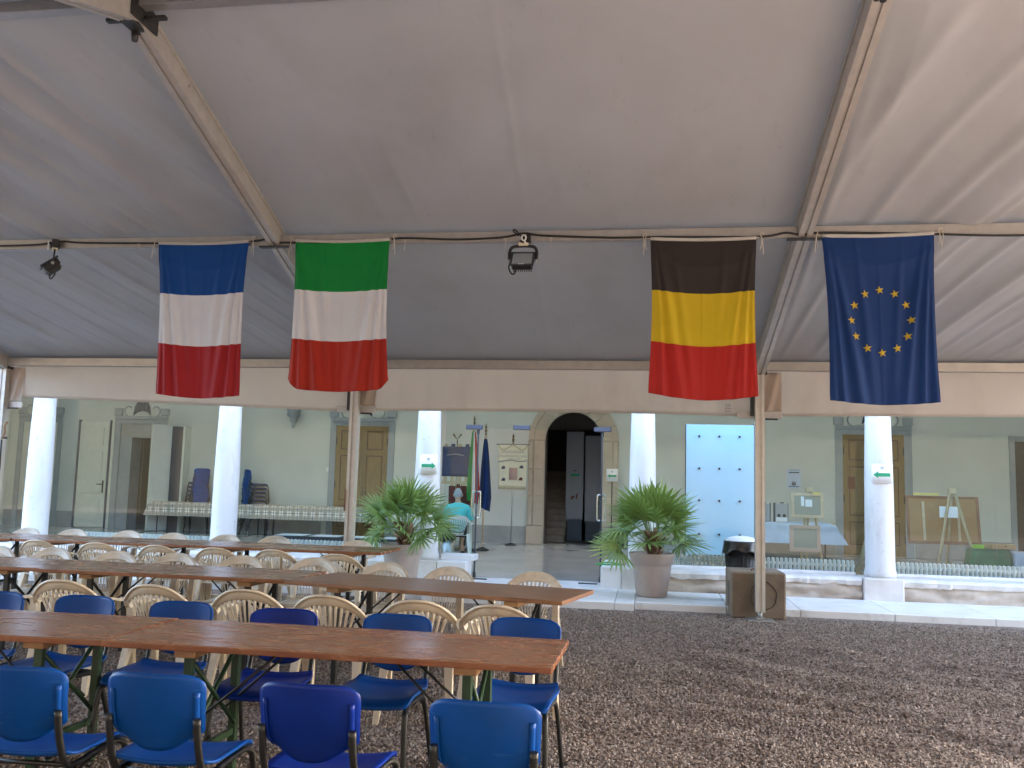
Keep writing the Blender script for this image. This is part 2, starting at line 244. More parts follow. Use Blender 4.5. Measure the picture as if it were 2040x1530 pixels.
# ------------------------------------------------------------------ mesh helpers
class MB:
    def __init__(s): s.v = []; s.f = []; s.mi = []; s.uv = None; s.sm = []
    def add(s, vs, fs, mi=0, smooth=False):
        o = len(s.v); s.v += [tuple(v) for v in vs]; s.f += [tuple(i+o for i in f) for f in fs]; s.mi += [mi]*len(fs); s.sm += [smooth]*len(fs); return s
    def box(s, x0, x1, y0, y1, z0, z1, mi=0, m=None):
        vs = [Vector(p) for p in ((x0, y0, z0), (x1, y0, z0), (x1, y1, z0), (x0, y1, z0), (x0, y0, z1), (x1, y0, z1), (x1, y1, z1), (x0, y1, z1))]
        if m is not None: vs = [m @ v for v in vs]
        return s.add(vs, [(0, 3, 2, 1), (4, 5, 6, 7), (0, 1, 5, 4), (1, 2, 6, 5), (2, 3, 7, 6), (3, 0, 4, 7)], mi)
    def cbox(s, x0, x1, y0, y1, z0, z1, b=.004, mi=0, m=None):
        """box with chamfered edges"""
        bm = bmesh.new(); bmesh.ops.create_cube(bm, size=1)
        for v in bm.verts: v.co = Vector(((x0+x1)/2+v.co.x*(x1-x0), (y0+y1)/2+v.co.y*(y1-y0), (z0+z1)/2+v.co.z*(z1-z0)))
        bmesh.ops.bevel(bm, geom=bm.edges[:], offset=b, segments=1, affect='EDGES', profile=.5)
        return s.bm(bm, mi, m)
    def bm(s, bm, mi=0, m=None, smooth=False):
        bm.verts.index_update(); vs = [(m @ v.co if m is not None else v.co.copy()) for v in bm.verts]
        s.add(vs, [tuple(v.index for v in f.verts) for f in bm.faces], mi, smooth); bm.free(); return s
    def tube(s, pts, r, n=8, mi=0, cap=True, closed=False, flat=1.0, up=None):
        pts = [Vector(p) for p in pts]; N = len(pts); rr = r if isinstance(r, (list, tuple)) else [r]*N
        rings = []; prev = None
        for i, p in enumerate(pts):
            if closed: t = pts[(i+1) % N]-pts[i-1]
            else: t = pts[min(i+1, N-1)]-pts[max(i-1, 0)]
            t.normalize()
            a = (prev if prev is not None else (up if up is not None else (Vector((0, 0, 1)) if abs(t.z) < .9 else Vector((1, 0, 0)))))
            a = Vector(a); b = t.cross(a)
            if b.length < 1e-6: b = t.orthogonal()
            b.normalize(); a = b.cross(t); a.normalize(); prev = a
            rings.append([p+(a*math.cos(2*PI*k/n)*flat+b*math.sin(2*PI*k/n))*rr[i] for k in range(n)])
        vs = [v for g in rings for v in g]; fs = []
        for i in range(N if closed else N-1):
            j = (i+1) % N
            for k in range(n): fs.append((i*n+k, i*n+(k+1) % n, j*n+(k+1) % n, j*n+k))
        s.add(vs, fs, mi, True)
        if cap and not closed:
            o = len(s.v)-len(vs); s.f += [tuple(o+k for k in range(n-1, -1, -1)), tuple(o+(N-1)*n+k for k in range(n))]; s.mi += [mi, mi]; s.sm += [False, False]
        return s
    def lathe(s, prof, n=24, cx=0, cy=0, mi=0, sx=1, sy=1, smooth=True):
        vs = [(cx+r*math.cos(2*PI*k/n)*sx, cy+r*math.sin(2*PI*k/n)*sy, z) for r, z in prof for k in range(n)]
        fs = [(i*n+k, i*n+(k+1) % n, (i+1)*n+(k+1) % n, (i+1)*n+k) for i in range(len(prof)-1) for k in range(n)]
        s.add(vs, fs, mi, smooth); o = len(s.v)-len(vs)
        s.f += [tuple(o+k for k in range(n-1, -1, -1)), tuple(o+(len(prof)-1)*n+k for k in range(n))]; s.mi += [mi, mi]; s.sm += [False, False]; return s
    def grid(s, fn, nu, nv, mi=0, smooth=True, mfn=None, uvs=False):
        o = len(s.v); s.v += [tuple(fn(i/nu, j/nv)) for j in range(nv+1) for i in range(nu+1)]
        for j in range(nv):
            for i in range(nu):
                a = o+j*(nu+1)+i; s.f.append((a, a+1, a+nu+2, a+nu+1)); s.mi.append(mfn(i/nu, j/nv) if mfn else mi); s.sm.append(smooth)
        return s
    def sheet(s, fn, nu, nv, th, mi=0, mfn=None):
        """grid with thickness th along -normal, closed at the rim"""
        P = [[Vector(fn(i/nu, j/nv)) for i in range(nu+1)] for j in range(nv+1)]
        def nrm(i, j):
            a = P[j][min(i+1, nu)]-P[j][max(i-1, 0)]; b = P[min(j+1, nv)][i]-P[max(j-1, 0)][i]; n = a.cross(b); return n.normalized() if n.length > 1e-9 else Vector((0, 0, 1))
        W = nu+1; H = nv+1
        vs = [P[j][i] for j in range(H) for i in range(W)]+[P[j][i]-nrm(i, j)*th for j in range(H) for i in range(W)]
        fs = []; q = W*H; mm = []
        for j in range(nv):
            for i in range(nu):
                a = j*W+i; k = mfn(i/nu, j/nv) if mfn else mi
                fs += [(a, a+1, a+W+1, a+W), (q+a, q+a+W, q+a+W+1, q+a+1)]; mm += [k, k]
        for i in range(nu):
            a = i; b = nv*W+i; fs += [(a, q+a, q+a+1, a+1), (b, b+1, q+b+1, q+b)]; mm += [mi, mi]
        for j in range(nv):
            a = j*W; b = j*W+nu; fs += [(a, a+W, q+a+W, q+a), (b, q+b, q+b+W, b+W)]; mm += [mi, mi]
        o = len(s.v); s.v += [tuple(v) for v in vs]; s.f += [tuple(x+o for x in f) for f in fs]; s.mi += mm; s.sm += [True]*len(fs); return s
    def prism(s, poly, y0, y1, mi=0, m=None):
        """polygon in x,z extruded along y"""
        n = len(poly); vs = [Vector((x, y0, z)) for x, z in poly]+[Vector((x, y1, z)) for x, z in poly]
        if m is not None: vs = [m @ v for v in vs]
        fs = [tuple(range(n)), tuple(range(2*n-1, n-1, -1))]+[(i, n+i, n+(i+1) % n, (i+1) % n) for i in range(n)]
        return s.add(vs, fs, mi)
    def build(s, name, mats, parent=None, kind=None, loc=None):
        me = bpy.data.meshes.new(name); me.from_pydata(s.v, [], s.f)
        if not isinstance(mats, (list, tuple)): mats = [mats]
        for m in mats: me.materials.append(M[m])
        me.polygons.foreach_set('material_index', s.mi); me.polygons.foreach_set('use_smooth', s.sm)
        me.validate(); me.update()
        o = bpy.data.objects.new(name, me); C.objects.link(o)
        if parent: o.parent = parent
        if kind: o['kind'] = kind
        if loc: o.location = loc
        return o
def tag(o, label=None, cat=None, group=None, kind=None):
    if label: o['label'] = label
    if cat: o['category'] = cat
    if group: o['group'] = group
    if kind: o['kind'] = kind
    return o
def thing(name, label, cat, loc=(0, 0, 0), rz=0, group=None, kind=None):
    o = bpy.data.objects.new(name, None); C.objects.link(o); o.location = loc; o.rotation_euler = (0, 0, rz); o.empty_display_size = .1
    return tag(o, label, cat, group, kind)
def copy_tree(o, parent=None):
    c = o.copy(); C.objects.link(c)
    if parent is not None: c.parent = parent
    for ch in list(o.children): copy_tree(ch, c)
    return c
def inst(me_obj, name, parent, loc=(0, 0, 0), rot=(0, 0, 0), sc=(1, 1, 1)):
    o = bpy.data.objects.new(name, me_obj.data); C.objects.link(o); o.parent = parent; o.location = loc; o.rotation_euler = rot; o.scale = sc; return o
def T(x=0, y=0, z=0): return Matrix.Translation((x, y, z))
def Rz(a): return Matrix.Rotation(a, 4, 'Z')
def Rx(a): return Matrix.Rotation(a, 4, 'X')
def Ry(a): return Matrix.Rotation(a, 4, 'Y')
def smooth_path(pts, n=6):
    """Catmull-Rom through points"""
    P = [Vector(p) for p in pts]; P = [P[0]*2-P[1]]+P+[P[-1]*2-P[-2]]; out = []
    for i in range(1, len(P)-2):
        for k in range(n):
            t = k/n; a, b, c, d = P[i-1], P[i], P[i+1], P[i+2]
            out.append(.5*((2*b)+(c-a)*t+(2*a-5*b+4*c-d)*t*t+(3*b-a-3*c+d)*t**3))
    out.append(P[-2]); return out
def vnoise(x, y, seed=0):
    def h(i, j):
        n = (i*374761393+j*668265263+seed*974634) & 0xffffffff; n = ((n ^ (n >> 13))*1274126177) & 0xffffffff; return ((n ^ (n >> 16)) & 0xffff)/65535
    i, j = math.floor(x), math.floor(y); fx, fy = x-i, y-j; fx = fx*fx*(3-2*fx); fy = fy*fy*(3-2*fy)
    return (h(i, j)*(1-fx)+h(i+1, j)*fx)*(1-fy)+(h(i, j+1)*(1-fx)+h(i+1, j+1)*fx)*fy
def ridge(p, k): return (.5+.5*math.cos(p))**k
# ================================================================== SETTING: ground, pavement, hall floor
def ground_z(x, y):
    z = .03*(vnoise(x*.9, y*.9, 1)-.5)+.028*(vnoise(x*2.3+y*.6, y*2.8, 2)-.5)+.014*(vnoise(x*6, y*6, 3)-.5)
    # raked furrows in the open part
    f = max(0, min(1, (x+.2)/1.0))*max(0, min(1, (10.6-y)/1.5))*max(0, min(1, (y-3)/2.))
    z += f*.034*math.sin((x*.55+y*1.0)*9+2*vnoise(x*1.1, y*1.1, 5)*3)*vnoise(x*.8, y*.8, 9)
    return z*min(1, max(0, (11.6-y)/.6))
g = MB()
# a fine sheet where the camera looks, coarse ones out to the horizon
gx0, gx1, gy0, gy1 = -10., 7., 1.6, 11.7
g.grid(lambda u, v: (gx0+(gx1-gx0)*u, gy0+(gy1-gy0)*v, ground_z(gx0+(gx1-gx0)*u, gy0+(gy1-gy0)*v)*min(1, 8*u, 8*(1-u), 8*v)), 240, 150)
g.add([(-400, -400, 0), (400, -400, 0), (400, gy0, 0), (-400, gy0, 0)], [(0, 1, 2, 3)])
g.add([(-400, gy0, 0), (gx0, gy0, 0), (gx0, gy1, 0), (-400, gy1, 0)], [(0, 1, 2, 3)])
g.add([(gx1, gy0, 0), (400, gy0, 0), (400, gy1, 0), (gx1, gy1, 0)], [(0, 1, 2, 3)])
g.add([(-400, gy1, 0), (400, gy1, 0), (400, 400, 0), (-400, 400, 0)], [(0, 1, 2, 3)])
tag(g.build('ground', 'gravel'), kind='structure')

def gravel_stones():
    """loose pebbles strewn over the visible gravel by geometry nodes"""
    tg = bpy.data.node_groups.new('strew_pebbles', 'GeometryNodeTree'); tg.interface.new_socket('Geometry', in_out='INPUT', socket_type='NodeSocketGeometry'); tg.interface.new_socket('Geometry', in_out='OUTPUT', socket_type='NodeSocketGeometry')
    N = tg.nodes.new; L = tg.links.new
    gi = N('NodeGroupInput'); go = N('NodeGroupOutput')
    di = N('GeometryNodeDistributePointsOnFaces'); di.distribute_method = 'RANDOM'
    na = N('GeometryNodeInputNamedAttribute'); na.data_type = 'FLOAT'; na.inputs[0].default_value = 'dens'; L(na.outputs[0], di.inputs['Density'])
    ico = N('GeometryNodeMeshIcoSphere'); ico.inputs['Radius'].default_value = 1; ico.inputs['Subdivisions'].default_value = 2
    nz = N('ShaderNodeTexNoise'); nz.inputs['Scale'].default_value = .9; sp = N('GeometryNodeSetPosition'); 
    sb = N('ShaderNodeVectorMath'); sb.operation = 'SUBTRACT'; sb.inputs[1].default_value = (.5, .5, .5); L(nz.outputs['Color'], sb.inputs[0])
    L(ico.outputs[0], sp.inputs[0]); L(sb.outputs[0], sp.inputs['Offset'])
    sm = N('GeometryNodeSetMaterial'); sm.inputs['Material'].default_value = M['stone']; L(sp.outputs[0], sm.inputs[0])
    ip = N('GeometryNodeInstanceOnPoints'); L(gi.outputs[0], di.inputs[0]); L(di.outputs['Points'], ip.inputs['Points']); L(sm.outputs[0], ip.inputs['Instance'])
    r1 = N('FunctionNodeRandomValue'); r1.data_type = 'FLOAT_VECTOR'; r1.inputs[0].default_value = (0, 0, 0); r1.inputs[1].default_value = (6.28, 6.28, 6.28); L(r1.outputs[0], ip.inputs['Rotation'])
    r2 = N('FunctionNodeRandomValue'); r2.data_type = 'FLOAT_VECTOR'; r2.inputs[0].default_value = (.0045, .004, .003); r2.inputs[1].default_value = (.0155, .013, .0095); L(r2.outputs[0], ip.inputs['Scale']); r2.inputs['Seed'].default_value = 4
    L(ip.outputs[0], go.inputs[0])
    b = MB(); x0, x1, y0, y1 = -5.6, 4.9, 2.3, 11.6
    b.grid(lambda u, v: (x0+(x1-x0)*u, y0+(y1-y0)*v, ground_z(x0+(x1-x0)*u, y0+(y1-y0)*v)+.001), 105, 93)
    o = b.build('gravel_stones', 'stone'); at = o.data.attributes.new('dens', 'FLOAT', 'POINT')
    for i, v in enumerate(o.data.vertices):
        x, y = v.co.x, v.co.y
        inview = -1.02*y*.78-.6 < x < .48*y+.5
        at.data[i].value = (2900 if y < 5.5 else 2100 if y < 8 else 1500) *(.45+1.1*vnoise(x*1.7, y*2.1, 41)) if inview else 0
    md = o.modifiers.new('strew', 'NODES'); md.node_group = tg
    tag(o, kind='stuff', label='loose brown and grey gravel stones covering the yard')
gravel_stones()

pav = thing('pavement', None, None, (0, 0, 0), kind='structure')
def slabs(xs, y0, y1, z1, jit=.004):
    for a, b in zip(xs[:-1], xs[1:]):
        MB().cbox(a+.003, b-.003, y0+random.uniform(-jit, jit), y1, -.1, z1+random.uniform(-.002, .002), .008).build('slab', 'marble_white', pav)
slabs([-.20, .95, 1.84, 2.95, 4.1, 5.3, 6.6, 8.2], 11.84, 13.22, .09)
slabs([-12.9, -11.4, -9.9, -8.4, -6.9, -5.4, -4.2, -2.95], 11.84, 13.22, .09)
slabs([-2.95, -1.9, -.45, -.2005], 11.68, 13.22, .095)
MB().box(-2.68, -.72, 13.22, 13.9, -.1, .1).build('slab', 'marble_white', pav)
fl = MB(); fl.box(-17, 10.5, 13.9, 22.4, -.1, .11); tag(fl.build('hall_floor', 'floor_polished'), kind='structure')

# ================================================================== THE BUILDING with its glazed arcade
bld = thing('arcade_building', 'old stone building whose column arcade is closed with glass', 'building', (0, 13.2, 0))
OY = 13.2
def B(mb, name, mats, parent=None, lab=None):
    """mb in world coordinates -> part of the building"""
    o = mb.build(name, mats, parent or bld)
    if parent is None: o.location = (0, -OY, 0)
    if lab: o['label'] = lab
    return o
COLX = [-13.12, -9.86, -6.61, -3.365, -.13, 3.165, 6.42]
CY = 13.44
# columns with entasis, each on its pedestal block
prof = [(.232, .385), (.236, .43), (.228, .47), (.214, .52), (.213, 1.1), (.208, 1.7), (.198, 2.2), (.186, 2.6), (.18, 2.95), (.205, 2.98), (.205, 3.02), (.185, 3.05), (.19, 3.1), (.25, 3.2)]
for i, x in enumerate(COLX):
    c = B(MB().lathe([(r*.92, z) for r, z in prof], 32, x, CY), 'column', 'column_stone')
    MB().cbox(x-.26, x+.26, CY-.26, CY+.26, 3.2, 3.32, .01).build('capital', 'column_stone', c)
    MB().cbox(x-.28, x+.245, 13.165, 13.70, .06, .388, .012).build('pedestal', 'sill_stone', c)
# rough stone plinth with a broken-edged sill between the pedestals
def plinth(x0, x1):
    n = max(6, int((x1-x0)*14)); sd_ = int(x0*31) % 97
    def face(u, v):
        x = x0+(x1-x0)*u; z = .07+.235*v
        return (x, 13.235+.09*(vnoise(x*4, z*13, sd_)-.5)+.05*(vnoise(x*13, z*34, sd_+1)-.5)+(.03 if v > .85 else 0), z)
    b = MB().grid(face, n, 8); b.box(x0, x1, 13.27, 13.62, .06, .30); p = B(b, 'plinth_wall', 'rough_stone')
    def lip(u, v):
        x = x0+(x1-x0)*u; a = v*4
        y = 13.19+.045*(vnoise(x*6, 3, sd_+2)-.3)+.02*vnoise(x*21, 1, sd_)
        zb = .30-.035*vnoise(x*5, 8, sd_+4)-.02*vnoise(x*17, 5, sd_)
        return [(x, 13.30, zb), (x, y+.02, zb+.012), (x, y, .345), (x, y+.045, .382), (x, 13.66, .386)][round(a)]
    MB().grid(lip, n*2, 4, smooth=False).build('sill', 'sill_stone', p)
    MB().cbox(x0, x1, 13.60, 13.70, .384, .425, .006).build('glazing_kerb', 'marble_white', p)
for a, b in ((-.41+.0, -.41+.0),): pass
plinth(-12.86, -10.15); plinth(-9.6, -6.9); plinth(-6.35, -3.65); plinth(.125, 2.875); plinth(3.42, 6.13)
# stub blocks either side of the door
st = B(MB().cbox(-3.11, -2.675, 13.17, 13.62, .06, .385, .01), 'door_stub', 'marble_white'); MB().cbox(-3.11, -2.60, 13.40, 13.75, .386, .47, .008).build('stub_cap', 'marble_white', st); 
st = B(MB().cbox(-.71, -.415, 13.17, 13.62, .06, .40, .01), 'door_stub', 'marble_white'); MB().cbox(-.69, -.42, 13.5, 13.74, .402, .455, .008).build('stub_cap', 'marble_white', st)
# arches over the columns; unseen wall above, sized to shade the tent
def arcade_wall():
    b = MB(); y0, y1 = 13.22, 13.66; zt = 10; zs = 3.32
    for a, c in zip(COLX[:-1], COLX[1:]):
        xa, xc = a+.23, c-.23; R = (xc-xa)/2; mx = (xa+xc)/2; n = 16
        arc = [(mx-R*math.cos(PI*k/n), zs+R*.95*math.sin(PI*k/n)) for k in range(n+1)]
        for y, fl_ in ((y0, False), (y1, True)):
            for k in range(n):
                q = [(arc[k][0], y, arc[k][1]), (arc[k+1][0], y, arc[k+1][1]), (arc[k+1][0], y, zt), (arc[k][0], y, zt)]
                b.add(q, [(0, 1, 2, 3) if not fl_ else (3, 2, 1, 0)])
        for k in range(n): b.add([(arc[k][0], y0, arc[k][1]), (arc[k][0], y1, arc[k][1]), (arc[k+1][0], y1, arc[k+1][1]), (arc[k+1][0], y0, arc[k+1][1])], [(0, 1, 2, 3)])
    for x in COLX: b.box(x-.23, x+.23, y0, y1, zs, zt)
    b.box(-17, COLX[0]-.23, y0, y1, 0, zt); b.box(COLX[-1]+.23, 12.4, y0, y1, 0, zt)
    return b
B(arcade_wall(), 'arcade_wall', 'facade_plaster')
rf = MB(); rf.box(-17.6, 12.7, 12.9, 17.0, 10, 10.3); rf.box(-17.3, 12.4, 16.3, 16.6, 5.36, 10)
B(rf, 'roof', 'arch_stone')
# hall ceiling; unseen translucent strips added behind the front wing to brighten the hall
FILL_GAPS = [(17.1, 17.4), (19.5, 19.75)]
ce = MB(); y = 13.66
for a, b in FILL_GAPS+[(22.4, 22.4)]: ce.box(-17, 10.5, y, a, 5.25, 5.35); y = b
B(ce, 'ceiling', 'plaster')
for a, b in FILL_GAPS: B(MB().box(-16.9, 10.4, a, b, 5.28, 5.29), 'added_ceiling_fill', 'added_ceiling_fill')
B(MB().box(-17.3, -17, 13.4, 22.4, 0, 5.3), 'end_wall', 'plaster'); B(MB().box(10.5, 10.8, 13.4, 22.4, 0, 5.3), 'end_wall', 'plaster')
B(MB().box(-17.3, -17, 13.66, 16.3, 5.36, 10), 'end_wall', 'facade_plaster'); B(MB().box(12.1, 12.4, 13.66, 16.3, 5.36, 10), 'end_wall', 'facade_plaster')
# glazing: one pane per bay, one over the door, unseen lunettes added for daylight
GY = 13.72
def pane(x0, x1, z0, z1, y=GY): return B(MB().box(x0, x1, y, y+.012, z0, z1), 'glass_pane', 'clear_glass')
for a, c in zip(COLX[:-1], COLX[1:]):
    if abs(a+3.365) < .01:
        pane(a+.2, -2.665, .47, 4.9); pane(-.735, c-.2, .46, 4.9); pane(-2.66, -.74, 2.385, 4.9)
    else:
        m = (a+c)/2; pane(a+.05, m-.003, .425, 4.9); pane(m+.003, c-.05, .425, 4.9)
for x, z in ((-2.72, 2.40), (-.74, 2.395), (-1.98, 2.405)):
    B(MB().cbox(x-.13, x+.13, GY-.02, GY+.035, z-.035, z+.035, .008), 'patch_fitting', 'fitting')
def leaf(hx, ang, lab, hs):
    """frameless glass door leaf hinged at hx, swung inwards"""
    d = B(MB().box(0, .94, -.006, .006, .13, 2.37), 'glass_door', 'door_glass', lab=lab); d.location = (hx, GY-OY+.03, 0); d.rotation_euler = (0, 0, ang)
    for s in (-1, 1):
        MB().tube(smooth_path([(.82, 0, 1.0), (.82, s*.055, 1.0), (.82, s*.065, 1.06), (.82, s*.065, 1.34), (.82, s*.055, 1.40), (.82, 0, 1.40)], 4), .0135, 8).build('pull_handle', 'chrome', d)
    MB().cbox(.0, .16, -.022, .022, .115, .19, .005).build('hinge_shoe', 'steel_dark', d); MB().cbox(.0, .16, -.022, .022, 2.30, 2.385, .005).build('hinge_shoe', 'steel_dark', d)
    MB().box(.935, .95, -.012, .012, .13, 2.37).build('edge_strip', 'case_dark', d); MB().box(-.012, .003, -.012, .012, .13, 2.37).build('edge_strip', 'case_dark', d)
leaf(-2.66, math.radians(101), 'left glass door leaf standing open', 1); leaf(-.745, math.radians(93), 'right glass door leaf standing open', -1)
for x in (-2.58, -.92): B(MB().box(x-.14, x+.14, 13.58, 13.66, .094, .112), 'floor_closer', 'steel_dark')

# ---- inside: back wall with the arch, doorway and painted door surrounds
YB = 21.86; AXC, AR, AZS = -1.875, .685, 2.61
def back_wall():
    b = MB(); zt = 5.3; y = YB
    def rect(x0, x1, z0, z1): b.add([(x0, y, z0), (x1, y, z0), (x1, y, z1), (x0, y, z1)], [(0, 1, 2, 3)])
    DX0, DX1, DZ = -13.78, -12.62, 2.84
    rect(-17, DX0, 0, zt); rect(DX0, DX1, DZ, zt); rect(DX1, AXC-AR, 0, zt)
    n = 18; arc = [(AXC-AR*math.cos(PI*k/n), AZS+AR*math.sin(PI*k/n)) for k in range(n+1)]
    for k in range(n): b.add([(arc[k][0], y, arc[k][1]), (arc[k+1][0], y, arc[k+1][1]), (arc[k+1][0], y, zt), (arc[k][0], y, zt)], [(0, 1, 2, 3)])
    rect(AXC+AR, 10.5, 0, zt)
    return b
B(back_wall(), 'wall', 'plaster')
def dado(x0, x1): B(MB().box(x0, x1, YB-.012, YB-.002, .11, .52), 'dado', 'dado')
for a, b in ((-17, -14.95), (-12.1, -8.17), (-6.34, -2.99), (-.76, 4.18), (5.91, 8.0)): dado(a, b)
# stone arch surround: jambs and voussoirs, two stepped rings
def arch_surround():
    root = thing('arch_surround', None, None); root.parent = bld; root.location = (0, -OY, 0)
    for xa, xb in ((AXC-AR-.42, AXC-AR-.005), (AXC+AR+.005, AXC+AR+.42)): MB().cbox(xa, xb, YB-.13, YB-.003, .11, .55, .015).build('stone', 'arch_stone', root)
    for sx in (-1, 1):
        for k, (z0, z1) in enumerate(((.553, 1.25), (1.253, 1.9), (1.903, AZS))):
            x0, x1 = sorted((AXC+sx*(AR+.005), AXC+sx*(AR+.27))); MB().cbox(x0, x1, YB-.085, YB-.003, z0, z1, .012).build('stone', 'arch_stone', root)
            x0, x1 = sorted((AXC+sx*(AR+.272), AXC+sx*(AR+.40))); MB().cbox(x0, x1, YB-.12, YB-.003, z0, z1, .02).build('stone', 'arch_stone', root)
    n = 9
    for k in range(n):
        for r0, r1, d in ((AR+.004, AR+.27, .085), (AR+.272, AR+.40, .12)):
            m_ = 4; a0 = PI*k/n+.004; a1 = PI*(k+1)/n-.004; vs = []
            for j in range(m_+1):
                a = a0+(a1-a0)*j/m_
                for r in (r0, r1):
                    for yy in (YB-d, YB-.003): vs.append((AXC-r*math.cos(a), yy, AZS+.004+r*math.sin(a)))
            fs = []
            for j in range(m_):
                o = j*4; p = o+4; fs += [(o, p, p+2, o+2), (o+1, o+3, p+3, p+1), (o, o+1, p+1, p), (o+2, p+2, p+3, o+3)]
            fs += [(0, 2, 3, 1), (m_*4, m_*4+1, m_*4+3, m_*4+2)]
            MB().add(vs, fs).build('stone', 'arch_stone', root)
arch_surround()
# stair hall behind the arch
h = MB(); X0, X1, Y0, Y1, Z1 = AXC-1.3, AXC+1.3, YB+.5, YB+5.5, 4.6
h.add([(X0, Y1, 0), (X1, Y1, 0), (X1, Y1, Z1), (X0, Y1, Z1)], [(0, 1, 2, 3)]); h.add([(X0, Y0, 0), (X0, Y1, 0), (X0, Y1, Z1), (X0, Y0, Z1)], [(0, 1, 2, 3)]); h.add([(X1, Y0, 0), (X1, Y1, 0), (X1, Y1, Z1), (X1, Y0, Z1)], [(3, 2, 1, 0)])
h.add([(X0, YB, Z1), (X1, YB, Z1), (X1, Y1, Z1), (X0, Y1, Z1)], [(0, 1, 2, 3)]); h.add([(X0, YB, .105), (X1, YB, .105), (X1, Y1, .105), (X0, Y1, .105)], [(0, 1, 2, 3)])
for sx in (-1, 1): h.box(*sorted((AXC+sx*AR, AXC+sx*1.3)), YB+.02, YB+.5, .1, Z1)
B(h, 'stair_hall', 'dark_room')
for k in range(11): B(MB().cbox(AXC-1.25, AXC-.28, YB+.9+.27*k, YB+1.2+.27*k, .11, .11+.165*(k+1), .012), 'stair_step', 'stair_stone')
# painted surrounds with broken pediments
def scroll(cx, cz, r, sgn, a0, a1, y):
    return smooth_path([(cx+sgn*r*(1-.055*k)*math.cos(a0+(a1-a0)*k/12), y, cz+r*(1-.055*k)*math.sin(a0+(a1-a0)*k/12)) for k in range(13)], 2)
def surround(x0, x1, z0, jamb, lab=None, parent=None):
    s = B(MB().box(x0-jamb, x0, YB-.03, YB-.003, .11, z0+.1).box(x1, x1+jamb, YB-.03, YB-.003, .11, z0+.1).box(x0, x1, YB-.03, YB-.003, z0, z0+.1), 'door_surround', 'surround_paint', lab=lab)
    MB().cbox(x0-jamb, x1+jamb, YB-.06, YB-.003, z0+.102, z0+.20, .012).build('lintel', 'surround_paint', s)
    for xa in (x0-jamb-.03, x1+jamb-.20): MB().cbox(xa, xa+.23, YB-.07, YB-.003, z0+.203, z0+.40, .02).build('ear_block', 'surround_paint', s)
    mx = (x0+x1)/2; w_ = (x1-x0)/2
    for sg in (-1, 1):
        MB().tube(scroll(mx+sg*(w_*.62), z0+.36, .20, sg, -2.3, 2.4, YB-.02), .018, 6).build('scroll', 'surround_paint', s)
    sh = [(-.24, 0), (-.16, .07), (0, .115), (.16, .07), (.24, 0), (.20, .22), (.14, .33), (.05, .35), (0, .30), (-.05, .35), (-.14, .33), (-.20, .22)]
    MB().prism([(mx+a, z0+.23+b) for a, b in sh], YB-.05, YB-.004).build('shield', 'shield_paint', s)
    return s
surround(-7.87, -6.51, 2.885, .16); surround(4.36, 5.71, 2.885, .17); surround(-13.78, -12.62, 2.84, .16); surround(-16.6, -15.6, 2.84, .14)
def double_door(x0, x1, z1, dark=False):
    mx = (x0+x1)/2
    d = B(MB().box(x0+.003, mx-.004, YB-.022, YB-.004, .12, z1).box(mx+.004, x1-.003, YB-.022, YB-.004, .12, z1), 'double_door', 'ochre_door')
    for a, b in ((x0+.13, mx-.13), (mx+.13, x1-.13)):
        for za, zb in ((2.28, z1-.12), (1.02, 2.14), (.36, .88)):
            t = .022
            for q in ((a, b, za, za+t), (a, b, zb-t, zb), (a, a+t, za+t, zb-t), (b-t, b, za+t, zb-t)):
                pass
            MB().box(a, b, YB-.03, YB-.0225, za, za+t).box(a, b, YB-.03, YB-.0225, zb-t, zb).box(a, a+t, YB-.03, YB-.0225, za+t, zb-t).box(b-t, b, YB-.03, YB-.0225, za+t, zb-t).build('moulding', 'door_moulding', d)
            MB().cbox(a+t+.004, b-t-.004, YB-.034, YB-.0225, za+t+.004, zb-t-.004, .01).build('door_panel', 'ochre_door', d)
    MB().box(mx+.05, mx+.09, YB-.03, YB-.023, 1.1, 1.36).tube([(mx+.07, YB-.03, 1.24), (mx+.07, YB-.08, 1.24), (mx+.17, YB-.08, 1.24)], .012, 6).build('handle', 'bronze', d)
    for x in (x0+.01, x1-.03):
        for z in (2.5, 1.4, .5): MB().box(x, x+.02, YB-.036, YB-.0225, z-.09, z+.09).build('hinge', 'steel_dark', d)
double_door(-7.87, -6.51, 2.88); double_door(4.36, 5.71, 2.88)
B(MB().box(4.47, 4.62, YB-.045, YB-.036, 1.62, 1.9), 'door_notice', 'rust', lab='small rust red notice on the door')
B(MB().cbox(-8.10, -8.02, YB-.02, YB-.003, 1.72, 1.83, .004), 'light_switch', 'white_plastic')
# white panelled door at the left, slightly ajar
wd = B(MB().cbox(-14.9, -14.08, YB-.06, YB-.02, .13, 2.87, .006), 'white_door', 'white_door')
for za, zb in ((2.25, 2.72), (1.0, 2.1), (.3, .85)):
    MB().cbox(-14.77, -14.21, YB-.075, YB-.061, za, zb, .012).build('door_panel', 'white_door', wd)
MB().box(-14.17, -14.13, YB-.07, YB-.0605, 1.02, 1.34).tube([(-14.15, YB-.06, 1.24), (-14.15, YB-.11, 1.24), (-14.29, YB-.11, 1.24)], .013, 6).build('handle', 'steel_dark', wd)
for x in (-14.97, -14.07): B(MB().box(x, x+.06, YB-.05, YB-.003, .11, 2.92), 'door_frame', 'shield_paint')
B(MB().box(-14.01, -13.94, YB-.045, YB-.003, .11, 2.94), 'door_frame', 'white_door')
